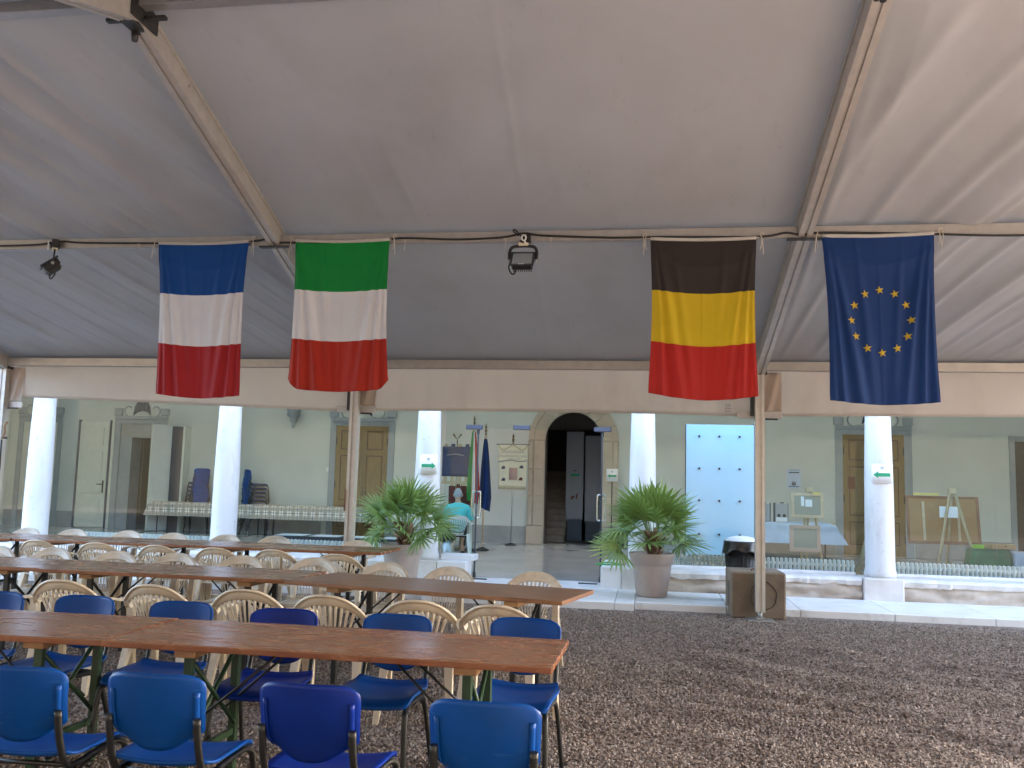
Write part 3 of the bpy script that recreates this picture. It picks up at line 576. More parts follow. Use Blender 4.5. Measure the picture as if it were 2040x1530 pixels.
# room behind the open doorway
r_ = MB(); x0, x1, y1, z1 = -14.6, -11.4, YB+3, 2.9
r_.add([(x0, y1, 0), (x1, y1, 0), (x1, y1, z1), (x0, y1, z1)], [(0, 1, 2, 3)]); r_.add([(x0, YB, 0), (x0, y1, 0), (x0, y1, z1), (x0, YB, z1)], [(0, 1, 2, 3)]); r_.add([(x1, YB, 0), (x1, y1, 0), (x1, y1, z1), (x1, YB, z1)], [(3, 2, 1, 0)]); r_.add([(x0, YB, z1), (x1, YB, z1), (x1, y1, z1), (x0, y1, z1)], [(0, 1, 2, 3)]); r_.add([(x0, YB, .1), (x1, YB, .1), (x1, y1, .1), (x0, y1, .1)], [(0, 1, 2, 3)])
B(r_, 'side_room', 'olive_wall')
B(MB().box(-13.775, -12.625, YB+.002, YB+.5, 2.48, 2.838), 'door_soffit', 'dado'); B(MB().box(-13.775, -13.45, YB+.003, YB+.45, .11, 2.478), 'door_reveal', 'surround_paint')
ol = B(MB().cbox(0, .80, -.03, .03, .13, 2.80, .006), 'open_door', 'grey_leaf', lab='pale grey door leaf swung open into the hall'); ol.location = (-12.0, YB-OY-.05, 0); ol.rotation_euler = (0, 0, math.radians(180+52))
MB().cbox(.79, .81, -.035, .035, .13, 2.805, .004).build('edge_board', 'white_door', ol); MB().tube([(.74, -.03, 1.78), (.74, -.07, 1.78)], .02, 8).build('knob', 'steel_dark', ol)
B(MB().box(-12.24, -11.86, YB-.30, YB-.003, .11, 2.76), 'wall_cupboard', 'dark_cupboard'); B(MB().box(-11.858, -11.80, YB-.31, YB-.003, .11, 2.775), 'cupboard_side', 'white_door')
# far right doorway: a flat dark sheet stands in for the shaded opening
B(MB().box(8.07, 9.3, YB-.02, YB-.003, .11, 2.78), 'dark_opening_sheet', 'steel_dark'); B(MB().box(7.95, 8.068, YB-.04, YB-.003, .11, 2.9).box(8.07, 9.42, YB-.04, YB-.003, 2.782, 2.9), 'door_frame', 'surround_paint')
# carved bracket on the wall
B(MB().lathe([(.01, 2.78), (.05, 2.84), (.035, 2.9), (.10, 2.98), (.07, 3.03), (.17, 3.12), (.15, 3.2), (.2, 3.3)], 10, -9.0, YB-.1), 'wall_bracket', 'surround_paint', lab='grey carved bracket high on the hall wall')

# unseen wing added behind the viewpoint: it darkens what the glass reflects
ow = thing('added_dark_wing', 'unseen dark wing added behind the viewpoint to dim the glass reflections', 'building', (0, -9, 0))
MB().box(-42, 42, -6, 0, 0, 9.5).build('wall', 'added_wing_dark', ow)
# ================================================================== THE MARQUEE
EY = 11.38; RZ = 2.94; SL = .319; RH = .19; RIDGE = 5.65; SHX = .026
PX = [-9.001, -9.0, -3.86, 1.30, 6.46]
def roof_z(y): return RZ+RH+SL*(EY-(y if y >= RIDGE else 2*RIDGE-y))     # underside of the cloth
tent = thing('marquee', 'large white frame tent with aluminium rafters over the gravel yard', 'tent', (0, EY, 0))
def TP(mb, name, mats, parent=None, lab=None):
    o = mb.build(name, mats, parent or tent)
    if parent is None: o.location = (0, -EY, 0)
    if lab: o['label'] = lab
    return o
YBk = 2*RIDGE-EY
def sway(y): return SHX*(EY-(y if y >= RIDGE else 2*RIDGE-y))
def cloth_fold(bay, x, y):
    """tension folds of the roof cloth, in metres (downwards)"""
    u = (x-PX[bay]-sway(y))/5.15; v = (EY-y)/(EY-RIDGE) if y >= RIDGE else (y-YBk)/(RIDGE-YBk)
    edge = min(1, 14*u, 14*(1-u))*min(1, 12*v+.05, 10*(1-v)+.05)
    d = .035*math.sin(PI*u)*math.sin(PI*v)*(1 if bay != 2 else .6)
    if bay == 1:                                   # left bay: long creases running from the ridge down to the right
        p = (x-.36*(RIDGE-y)*-1)
        q = x+.38*(EY-y)
        a = .25+.75*max(0, min(1, (PX[1]+5.2-x)/1.6))
        d += a*(.11*ridge(q*7.5+2.2*vnoise(q*1.1, y*.35, 3), 3)+.05*ridge(q*21+3*vnoise(q*.8, y*.3, 4), 6))*(.35+.65*vnoise(q*.9, y*.5, 8))
        e = max(0, 1-abs(v-.03)*7)                 # small gathers just above the eave and purlin
        d += .012*e*ridge((x+.5*(EY-y))*26, 3)
        e = max(0, 1-abs(v-.53)*12); d += .010*e*ridge((x+.5*(EY-y))*24, 3)*vnoise(x*.7, 1, 6)
    elif bay == 3:                                 # right bay: folds fanning out from the rafter
        w_ = x-PX[3]-sway(y); q = w_-(.10+.20*max(0, w_))*(EY-y)*.55
        d += (.10*ridge(q*6.6+1.8*vnoise(q*1.3, y*.4, 13), 4)+.045*ridge(q*19+2.5*vnoise(q*.8, y*.35, 14), 7))*(.4+.6*vnoise(q*1.1, y*.45, 18))
        e = max(0, 1-abs(v-.5)*5); d += .012*e*ridge(q*23, 4)
        d += .06*math.exp(-((w_-.16)/.05)**2)*(.5+.5*math.sin(y*.9))
    else:
        q = x-.12*(EY-y)*(u-.5)
        d += .004*ridge(q*9+2*vnoise(q, y*.3, 23), 3)+.006*math.exp(-((u-.5)/.008)**2)
        e = max(0, 1-abs(v-.6)*4); d += .006*e*ridge(q*15+vnoise(q*2, y, 5)*3, 5)*vnoise(x*2, y*.4, 29)
    return d*edge*(1-(.5 if bay == 1 else .3)*max(0, min(1, (y-8.1)/.8)))
for b_ in range(1, 4):
    fine = b_ in (1, 2, 3)
    for (ya, yb) in ((RIDGE, EY+.06), (YBk-.03, RIDGE)):
        nu, nv = (300, 150) if fine and ya == RIDGE else (60, 30)
        def fn(u, v, b_=b_, ya=ya, yb=yb):
            y = ya+(yb-ya)*v; x = PX[b_]+sway(y)+.03+(5.15-.06)*u
            return (x, y, roof_z(y)+.006-cloth_fold(b_, x, y))
        TP(MB().sheet(fn, nu, nv, -.002), 'roof_panel', 'tent_pvc')
def rafter(x, front=True):
    e0, e1 = (EY, RIDGE) if front else (YBk, RIDGE); hw = .062
    a = TP(MB(), 'rafter', 'aluminium') if False else None
    b = MB()
    def quad(xo0, xo1, zo0, zo1):
        vs = []
        for y in (e0, e1):
            for (xo, zo) in ((xo0, zo0), (xo1, zo0), (xo1, zo1), (xo0, zo1)): vs.append((x+sway(y)+xo, y, RZ+SL*abs(EY-(y if front else 2*RIDGE-y))+zo))
        b.add(vs, [(0, 1, 2, 3), (7, 6, 5, 4), (0, 4, 5, 1), (1, 5, 6, 2), (2, 6, 7, 3), (3, 7, 4, 0)])
    quad(-hw, -.012, 0, RH); quad(.012, hw, 0, RH); quad(-.011, .011, .012, RH-.001)       # groove along the underside
    quad(-hw-.012, -hw-.001, RH-.04, RH-.006); quad(hw+.001, hw+.012, RH-.04, RH-.006)        # keder tracks
    r = TP(b, 'rafter', 'aluminium_warm')
    if front:
        for y in (6.4, 8.9):
            z = RZ+SL*(EY-y)+.1; MB().tube([(x+sway(y)+hw, y, z), (x+sway(y)+hw+.008, y, z)], .014, 8).build('bolt', 'galvanised', r)
        y = 8.46; z = RZ+SL*(EY-y)
        MB().box(x+sway(y)-.16, x+sway(y)+.16, y-.05, y+.02, z-.012, z-.002).build('purlin_plate', 'steel_dark', r)
    return r
for x in PX[1:]: rafter(x, True); rafter(x, False)
def beam(x0, x1, y, z0, z1, w_, name, mat):
    return TP(MB().cbox(x0, x1, y-w_/2, y+w_/2, z0, z1, .006), name, mat)
for i in range(1, 4):
    a, b = PX[i]+.06, PX[i+1]-.06
    for y, nm in ((8.46, 'purlin'), (3.0, 'purlin')):
        s = sway(y); z = roof_z(y); beam(a+s, b+s, y, z-.185, z-.075, .06, nm, 'aluminium')
    s = sway(RIDGE); beam(a+s, b+s, RIDGE, roof_z(RIDGE)-.09, roof_z(RIDGE)-.004, .10, 'ridge_beam', 'aluminium')
    beam(a, b, EY-.03, 3.005, 3.12, .08, 'eave_beam', 'aluminium'); beam(a, b, YBk, 3.005, 3.125, .08, 'eave_beam', 'aluminium')
# ridge knuckles: dark steel fork with bolts under the apex
for x in PX[1:]:
    X = x+sway(RIDGE); z = RZ+SL*(EY-RIDGE)
    k = TP(MB().cbox(X-.055, X+.055, RIDGE-.08, RIDGE+.14, z-.03, z+.015, .01).cbox(X-.075, X-.06, RIDGE-.12, RIDGE+.22, z+.0, z+.16, .004).cbox(X+.06, X+.075, RIDGE-.12, RIDGE+.22, z, z+.16, .004), 'ridge_knuckle', 'steel_dark')
    MB().box(X-.22, X-.08, RIDGE+.02, RIDGE+.06, z+.03, z+.055).box(X+.08, X+.24, RIDGE+.02, RIDGE+.06, z+.03, z+.055).build('knuckle_bar', 'steel_dark', k)
    MB().tube([(X-.02, RIDGE+.08, z-.03), (X-.02, RIDGE+.08, z-.10)], [.028, .022], 8).tube([(X-.05, RIDGE+.12, z-.03), (X-.05, RIDGE+.12, z-.07)], .018, 8).build('knuckle_bolt', 'steel_dark', k)
def post(x, y, far=False):
    hw = .055; b = MB()
    zt = 2.96
    b.box(x-hw, x-.014, y-.06, y+.06, .10, zt).box(x+.016, x+hw, y-.06, y+.06, .10, zt).box(x-.0135, x+.0155, y-.05, y+.059, .10, zt-.002)
    p = TP(b, 'post', 'aluminium_warm')
    if not far:
        MB().cbox(x-.16, x+.16, y-.16, y+.10, .0, .018, .004).build('base_plate', 'galvanised', p)
        MB().tube([(x, y, .018), (x, y, .11)], .025, 10).cbox(x-.045, x+.045, y-.05, y+.05, .018, .04, .003).build('base_pin', 'galvanised', p)
        MB().cbox(x-.09, x+.09, y-.055, y+.055, 2.962, 3.0, .006).tube([(x+.02, y-.07, 2.98), (x+.02, y-.085, 2.98)], .014, 8).build('head_plate', 'steel_dark', p)
    return p
for x in PX[1:]: post(x, EY); post(x, YBk, True)
# splice with lock plate half way up the post at the left palm
sp_ = MB(); sp_.cbox(-3.93, -3.915, EY-.075, EY-.0605, 1.14, 1.42, .002); TP(sp_, 'lock_plate', 'rust', lab='rusty lock plate on the post')
# valance: cloth strip hung from the eave, edge dipping at the posts
def valance(i):
    a, b = PX[i]+.03, PX[i+1]-.03
    lo = {0: 2.45, 1: 2.43, 2: 2.45, 3: 2.45}[i]; hi = {0: 2.56, 1: 2.575, 2: 2.475, 3: 2.52}[i]
    def fn(u, v):
        x = a+(b-a)*u; zb = lo+(hi-lo)*math.sin(PI*u)**.7 if i != 1 else 2.58-.145*u**1.2
        if i == 3: zb = 2.455+.06*u**.8
        z = 3.135+(zb-3.135)*v
        y = EY+.05+.010*math.sin(x*1.9)*v+.012*ridge(x*13+3*vnoise(x*1.3, 2, 31), 4)*(.2+.8*v)*vnoise(x*1.7, 5, 33)+.008*ridge(x*31, 3)*max(0, 1-3*v)*vnoise(x*.9, 7, 35)
        if v > .985: y -= .004
        return (x, y, z)
    p = TP(MB().sheet(fn, 150, 14, .002), 'valance', 'valance_pvc')
    # hem rope and a sewn seam line
    MB().tube([fn(k/40, 1.0) for k in range(41)], .006, 5).build('hem', 'valance_pvc', p)
    return p
for i in range(1, 4): valance(i)
for x in PX[1:4]:
    c = TP(MB().cbox(x-.26, x-.06, EY+.03, EY+.047, 2.425, 2.51, .003).cbox(x+.06, x+.27, EY+.03, EY+.047, 2.425, 2.51, .003), 'corner_bar', 'aluminium')
    def fl_(u, v, s=1):
        xx = x+.06+.21*u; return (xx, EY+.036+.018*math.sin(u*7+v*4)*(.3+.7*u)-.014*ridge((u*.8+v*.5)*9, 3), 2.99-.475*v)
    MB().sheet(fl_, 14, 20, .002).build('corner_flap', 'valance_pvc', c)
    MB().box(x-.11, x-.065, EY-.02, EY+.02, 2.45, 2.72).build('strap_buckle', 'black_plastic', c)
    MB().cbox(x+.07, x+.22, EY+.0, EY+.028, 2.405, 2.424, .002).build('bar_foot', 'black_plastic', c)
TP(MB().box(.87, .99, EY+.024, EY+.03, 2.49, 2.62), 'care_label', 'header_white'); 
for k in range(6): TP(MB().box(.885, .975-.02*(k % 2), EY+.0215, EY+.0235, 2.5+.019*k, 2.507+.019*k), 'care_label_line', 'grey_ink')
# ================================================================== FLAGS, CABLE, FLOODLIGHTS
FY = 8.40
def make_flag(name, label, TL, TR, BL, BR, stripes, seed, sag=.03, round_=0., shadow_c=True):
    """cloth hung from its top sleeve; corners given as (x, z)"""
    ox = (TL[0]+TR[0])/2; oz = TL[1]
    t = thing(name, label, 'flag', (ox, FY, oz), group='flags hung in a row under the tent')
    rnd = random.Random(seed); ph = [rnd.uniform(0, 6) for _ in range(6)]
    # creases: start (u at top), end (u at bottom), width, depth
    cre = [(.03, .13, .028, .045), (.06, .30, .045, .042), (.97, .86, .028, .045), (.93, .70, .045, .042), (.02, .04, .025, .03), (.985, .975, .025, .03), (.5, .5, .010, .006), (.2+.1*rnd.random(), .42, .04, .018), (.8-.1*rnd.random(), .60, .04, .018)]
    def P(u, v):
        a = TL[0]+(BL[0]-TL[0])*v; b = TR[0]+(BR[0]-TR[0])*v
        inn = .022*math.sin(PI*min(1, v*1.05))
        x = a+inn+(b-a-2*inn)*u
        z = TL[1]+(TR[1]-TL[1])*u + ((BL[1]-TL[1])+(BR[1]-BL[1]-TR[1]+TL[1])*u)*v - sag*math.sin(PI*u)*v**.8 - .012*math.sin(PI*u)*(1-v)
        if round_ and v > .9:
            q = (v-.9)/.1
            for e in (u, 1-u):
                if e < .12: z += round_*(1-e/.12)**2*q**1.5
        y = 0
        for c0, c1, w_, d in cre:
            c = c0+(c1-c0)*v; ww = w_*(.6+.8*v); y -= d*math.exp(-((u-c)/ww)**2)*min(1, v*2.2+.08)
        y += .05*math.sin(PI*u)*(.25+.75*v)*.5 + .010*math.sin(5*u+ph[0]+2.5*v)*v + .006*math.sin(11*u+ph[1]-3*v)*v + .004*math.sin(9*v+ph[2]+4*u)
        y -= .008*math.exp(-((v-(.09+.32*u*(1-u)))/.03)**2)
        return Vector((x-ox, y, z-oz))
    n = len(stripes); b = MB()
    b.grid(lambda u, v: P(u, v), 72, 96, mfn=lambda u, v: min(n-1, int((v+1e-6)*n)))
    cl = b.build('cloth', stripes, t)
    # stitched hem round the free edges
    hs = MB()
    for j in range(n):
        for uu in (0, 1): hs.tube([P(uu, (j+k/10)/n)+Vector((0, -.001, 0)) for k in range(11)], .0035, 5, mi=j)
    hs.tube([P(k/30, 1)+Vector((0, -.001, 0)) for k in range(31)], .0045, 5, mi=n-1); hs.build('hem', stripes, t)
    # white sleeve along the top
    MB().tube([P(k/20, 0)+Vector((0, 0, .012)) for k in range(21)], .017, 8).build('sleeve', 'header_white', t)
    for k, u in enumerate((0, 1)):
        p = P(u, 0); sx = -1 if u == 0 else 1
        c = MB(); c.tube(smooth_path([p+Vector((0, 0, .012)), p+Vector((sx*.05, .01, .03)), p+Vector((sx*.07, 0, .055)), p+Vector((sx*.04, -.01, .05)), p+Vector((sx*.05, .0, .01))], 4), .005, 5)
        for j in range(2): c.tube(smooth_path([p+Vector((sx*.05, 0, .02)), p+Vector((sx*(.05+.012*j), -.012, -.04-.05*j)), p+Vector((sx*(.035+.03*j), -.01, -.10-.05*j))], 4), .0035, 5)
        c.build('tie_cord', 'white_twine', t)
    return t, P
make_flag('flag', 'blue white and red striped flag hanging left of the tent rafter', (-5.02, 3.90), (-4.05, 3.905), (-4.94, 2.36), (-4.05, 2.35), ['fr_blue', 'fl_white', 'fr_red'], 1, .035)
make_flag('flag', 'green white and red striped flag hanging right of the first rafter', (-3.545, 3.905), (-2.575, 3.90), (-3.55, 2.43), (-2.53, 2.43), ['it_green', 'fl_white', 'it_red'], 2, .03, .09)
make_flag('flag', 'black yellow and red striped flag hanging right of the middle floodlight', (-.03, 3.868), (.935, 3.86), (-.035, 2.42), (.945, 2.40), ['be_black', 'be_yellow', 'be_red'], 3, .05)
te, PE = make_flag('flag', 'blue flag with a ring of twelve yellow stars hanging at far right', (1.522, 3.872), (2.487, 3.878), (1.575, 2.37), (2.505, 2.365), ['eu_blue']*3, 4, .03)
# twelve stars lie on the cloth, following its folds, slightly proud
for k in range(12):
    a = PI/2+2*PI*k/12; cu, cv = .5+.28*math.cos(a), .508-.188*math.sin(a)
    R_, r_ = .040, .0165; pts = []
    for j in range(10):
        rr = R_ if j % 2 == 0 else r_; an = PI/2+.16+PI*j/5; pts.append((cu+rr*math.cos(an)/.93, cv-rr*math.sin(an)/1.5))
    vs = [PE(cu, cv)+Vector((0, -.006, 0))]+[PE(u, v)+Vector((0, -.006, 0)) for u, v in pts]
    MB().add(vs, [(0, 1+j, 1+(j+1) % 10) for j in range(10)]+[tuple(range(10, 0, -1))]).build('star', 'eu_star', te)
# power cable slung along the purlin
cp = []
KN = [(-9.6, 3.90), (-7.6, 3.915), (-6.5, 3.915), (-6.14, 3.95), (-5.9, 3.935), (-5.2, 3.915), (-4.4, 3.91), (-3.99, 3.925), (-3.85, 3.935), (-3.7, 3.90), (-2.9, 3.90), (-2.45, 3.925), (-1.9, 3.905), (-1.45, 3.92), (-1.24, 3.955), (-1.05, 3.93), (-.4, 3.90), (.1, 3.895), (.95, 3.885), (1.2, 3.92), (1.33, 3.90), (1.6, 3.915), (2.5, 3.885), (3.1, 3.86), (3.9, 3.87), (5.0, 3.90), (6.5, 3.93)]
cab = MB().tube(smooth_path([(x, FY+.008+.006*math.sin(i*2.1), z) for i, (x, z) in enumerate(KN)], 6), .0105, 7)
tag(cab.build('power_cable', 'black_rubber'), 'long black power cable slung along the purlin behind the flags', 'cable')
for i, x in enumerate((-5.25, -2.42, -1.42, -.98, -.1, 2.56)):
    z = 3.905; tw = MB().tube([(x+.014*math.cos(k*.9), FY+.012+.018*math.sin(k*.9), z+.006*math.sin(k*2)) for k in range(8)], .0035, 5).tube(smooth_path([(x, FY-.006, z), (x+.006, FY-.008, z-.05), (x-.004, FY, z-.09-.02*(i % 3))], 3), .003, 5)
    tag(tw.build('cable_tie', 'white_twine'), ('white string tie on the cable left of the blue white red flag', 'white string tie at the right corner of the green white red flag', 'white string tie on the cable just left of the middle floodlight', 'white string tie on the cable just right of the middle floodlight', 'white string tie at the left corner of the black yellow red flag', 'white string tie at the right corner of the starry blue flag')[i], 'string tie', 'string ties holding the cable')
def floodlight(label, loc, rz, tilt, wide=.235):
    t = thing('floodlight', label, 'floodlight', loc, rz, 'floodlights hung from the purlin')
    m = Rx(tilt)    # local: lens looks to -y, tilted down
    w_ = wide/2
    MB().cbox(-w_*.86, w_*.86, -.01, .055, -.085, .085, .01, m=m).build('housing', 'black_plastic', t)
    fins = MB()
    for k in range(9): x = -w_*.72+k*w_*.18; fins.box(x-.004, x+.004, .0555, .085, -.07, .07, m=m)
    fins.build('cooling_fins', 'black_plastic', t)
    MB().cbox(-w_, w_, -.03, -.0105, -.10, -.082, .004, m=m).cbox(-w_, w_, -.03, -.0105, .082, .10, .004, m=m).cbox(-w_, -w_+.022, -.03, -.0105, -.081, .081, .004, m=m).cbox(w_-.022, w_, -.03, -.0105, -.081, .081, .004, m=m).build('bezel', 'lamp_steel', t)
    MB().box(-w_+.0225, w_-.0225, -.022, -.014, -.0815, .0815, m=m).build('lens', 'lamp_glass', t)
    MB().box(-.03, .03, -.0315, -.0305, -.094, -.088, m=m).build('badge', 'paper', t)
    MB().tube(smooth_path([(-w_-.012, .02, 0), (-w_-.012, .03, .10), (-w_*.7, .03, .145), (w_*.7, .03, .145), (w_+.012, .03, .10), (w_+.012, .02, 0)], 4), .008, 6, flat=2.0).build('bracket', 'black_plastic', t)
    for s in (-1, 1): MB().tube([(s*(w_-.01), .02, 0), (s*(w_+.024), .02, 0)], .016, 8).build('bracket_knob', 'galvanised', t)
    MB().cbox(-.045, .05, .005, .06, .15, .18, .004).build('clamp_block', 'cream_plastic', t)
    MB().tube([(.0, -.01, .205), (.0, .075, .205)], .032, 10).cbox(.028, .075, .0, .07, .18, .265, .006).build('clamp_tape', 'black_rubber', t)
    MB().tube([(-.035, -.02, .215), (-.035, .05, .215)], .022, 10).build('clamp_roller', 'galvanised', t)
    MB().tube([(.012+.020*math.cos(k*2*PI/10), -.03, .215+.028*math.sin(k*2*PI/10)) for k in range(10)], .008, 6, closed=True).tube([(.02, -.03, .185), (.032, -.03, .15)], .009, 6).build('cable_ring', 'white_plastic', t)
    MB().tube(smooth_path([(-w_*.85, .04, .06), (-w_*1.15, .02, -.05), (-w_*.95, .01, -.12), (-w_*.7, .03, -.125), (-w_*.6, .06, -.07)], 4), .007, 6).build('lead', 'black_rubber', t)
    MB().tube(smooth_path([(-.02, .03, .24), (-.06, .03, .29), (-.095, .03, .315), (-.10, .03, .295), (-.06, .03, .265), (-.03, .03, .225)], 4), .0075, 6).build('lead_loop', 'black_rubber', t)
    return t
floodlight('black floodlight hanging from the purlin midway between the flags', (-1.245, FY, 3.685), 0, math.radians(-38))
floodlight('black floodlight turned sideways at the far left of the purlin', (-6.24, FY, 3.70), math.radians(-52), math.radians(-50))

# ================================================================== TABLES
def make_table(label, cx, cy, rz, L=2.2, W=.72, wood='table_wood', leg='green_paint', seed=0, dz=0):
    t = thing('trestle_table', label, 'table', (cx, cy, 0), rz, 'long wooden beer tables set in rows')
    rnd = random.Random(seed); z1 = .76+dz; z0 = z1-.030
    def top(u, v):
        x = -L/2+L*u; y = -W/2+W*v
        e = .003*math.sin(x*3+seed)+.002*math.sin(x*7+2*seed)
        return x, y, e
    bm_ = bmesh.new(); bmesh.ops.create_cube(bm_, size=1)
    for v in bm_.verts: v.co = Vector((v.co.x*L, v.co.y*W, (z0+z1)/2+v.co.z*(z1-z0)))
    bmesh.ops.subdivide_edges(bm_, edges=[e for e in bm_.edges if abs((e.verts[0].co-e.verts[1].co).x) > 1], cuts=40)
    for v in bm_.verts:
        v.co.y += rnd.uniform(-.0007, .0007); v.co.z += .0018*math.sin(v.co.x*2.1+seed*1.7)+rnd.uniform(-.0003, .0003)
    bmesh.ops.bevel(bm_, geom=[e for e in bm_.edges if e.calc_face_angle(0) > 1.2], offset=.005, segments=2, affect='EDGES', profile=.6)
    MB().bm(bm_).build('tabletop', wood, t)
    for s in (-1, 1):
        x = s*(L/2-.40)
        MB().cbox(x-.055, x+.055, -W/2+.06, W/2-.06, z0-.042, z0-.005, .005).build('batten', 'batten_wood', t)
        xl = x-s*.075*0+s*.0
        for q in (-1, 1):
            MB().cbox(xl-.022, xl+.022, q*.25-.018, q*.25+.018, .0, z0-.043, .004).build('leg', leg, t)
        br = MB().box(xl-.012, xl+.012, -.231, .231, .20, .232).tube([(xl, -.235, .26), (xl, .235, z0-.08)], .012, 6).tube([(xl+.014, .235, .26), (xl+.014, -.235, z0-.08)], .012, 6)
        br.build('leg_brace', leg, t)
        MB().tube([(xl-s*.03, .12, z0-.02), (xl-s*.40, .05, z0-.012)], .007, 6).tube([(xl, .16, .36), (xl-s*.42, .10, z0-.01)], .007, 6).tube([(xl, -.16, .36), (xl-s*.42, -.10, z0-.01)], .007, 6).build('stay_rod', 'black_paint', t)
    return t
R = math.radians
make_table('nearest wooden table top at its open right end on the gravel', -1.505, 4.43, R(-.6), 2.17, .73, seed=1)
make_table('near wooden table running out of the picture at the left edge', -3.70, 4.435, R(1.0), 2.2, .74, seed=2)
make_table('worn rough wooden table at the right end of the second row, set askew', -1.62, 6.915, R(-12.6), 2.27, .78, 'table_wood_worn', 'black_paint', 3)
make_table('middle wooden table of the second row, between the askew one and the left edge', -3.87, 7.21, R(-1.5), 2.2, .78, seed=4, leg='black_paint')
make_table('leftmost wooden table of the second row cut off by the picture edge', -6.07, 7.25, R(1.2), 2.2, .78, seed=5, leg='black_paint')
make_table('farthest wooden table beside the left palm pot, right end of the third row', -4.05, 10.10, R(0), 2.25, .80, seed=6, leg='black_paint')
make_table('farthest row wooden table second from its right end', -6.28, 10.08, R(.4), 2.2, .80, seed=7, leg='black_paint')
make_table('farthest row wooden table at the far left in front of the first column', -8.49, 10.06, R(-.3), 2.2, .80, seed=8, leg='black_paint')

# ================================================================== CHAIRS
def make_blue_chair(mat):
    """local frame: sitter faces -y, backrest at +y"""
    t = thing('blue_chair', 'x', 'chair')
    # seat shell: dished, front edge rolled down
    def seat(u, v):
        x = (u-.5)*.43; y = -.215+.43*v; e = abs(u-.5)*2
        r = .05; 
        z = .445+.018*e**2-.012*math.sin(PI*v)*(1-e**2)
        if v < .22: z -= .035*((.22-v)/.22)**2
        if v > .85: z += .02*((v-.85)/.15)**2
        cx = x*(1-.10*max(0, (v-.75)/.25)**2-.06*max(0, (.12-v)/.12)**2)
        return (cx, y, z)
    MB().sheet(seat, 14, 14, .012).build('seat', mat, t)
    W2, H0, H1 = .205, .505, .805
    def back(u, v):
        # rounded rectangle outline, wider at the top, wrapped round the sitter
        e = (u-.5)*2; s = v
        hw = W2*(.93+.07*s)
        top = max(0, (s-.72)/.28); bot = max(0, (.30-s)/.30)
        hw *= math.sqrt(max(.0, 1-.09*top**3))*(1-.26*bot**2)
        x = e*hw
        z = H0+(H1-H0)*s - .032*top*abs(e)**7 + .055*bot*abs(e)**2.4
        y = .235+.075*s-.055*abs(e)**2.2*(.6+.4*s)+.012*math.sin(PI*s)
        return (x, y, z)
    b = MB().sheet(back, 20, 16, -.010)
    bk = b.build('backrest', mat, t)
    # raised side ribs on the back of the shell, where the tubes slide in
    for s in (-1, 1):
        MB().sheet(lambda u, v, s=s: tuple(Vector(back(.5+s*(.40+.055*u*(1 if s > 0 else 1)), .12+.66*v))+Vector((0, .010*math.sin(PI*min(1, max(0, u*.9+.05)))+.002, 0))), 4, 8, -.004 if s > 0 else .004).build('tube_sleeve', mat, bk)
        MB().tube([Vector(back(.5+s*.43, .30))+Vector((0, .022, 0)), Vector(back(.5+s*.43, .30))+Vector((0, .027, 0))], .007, 8).build('rivet', 'black_plastic', bk)
    for s in (-1, 1):
        MB().tube(smooth_path([(s*.178, .27, .64), (s*.178, .245, .53), (s*.18, .20, .43), (s*.185, .13, .405), (s*.19, -.10, .418), (s*.197, -.185, .405), (s*.205, -.222, .34), (s*.215, -.255, .0)], 5), .0125, 8, flat=1.25).build('leg', 'black_paint', t)
        MB().tube(smooth_path([(s*.19, -.03, .412), (s*.192, .10, .40), (s*.20, .165, .34), (s*.215, .285, .0)], 5), .0125, 8, flat=1.25).build('leg', 'black_paint', t)
        for y in (-.255, .285): MB().tube([(s*.215, y, .0), (s*.2145, y, .03)], .018, 8).build('foot_cap', 'black_rubber', t)
    MB().tube([(-.185, .14, .40), (.185, .14, .40)], .010, 8).tube([(-.19, -.12, .405), (.19, -.12, .405)], .010, 8).build('crossbar', 'black_paint', t)
    return t
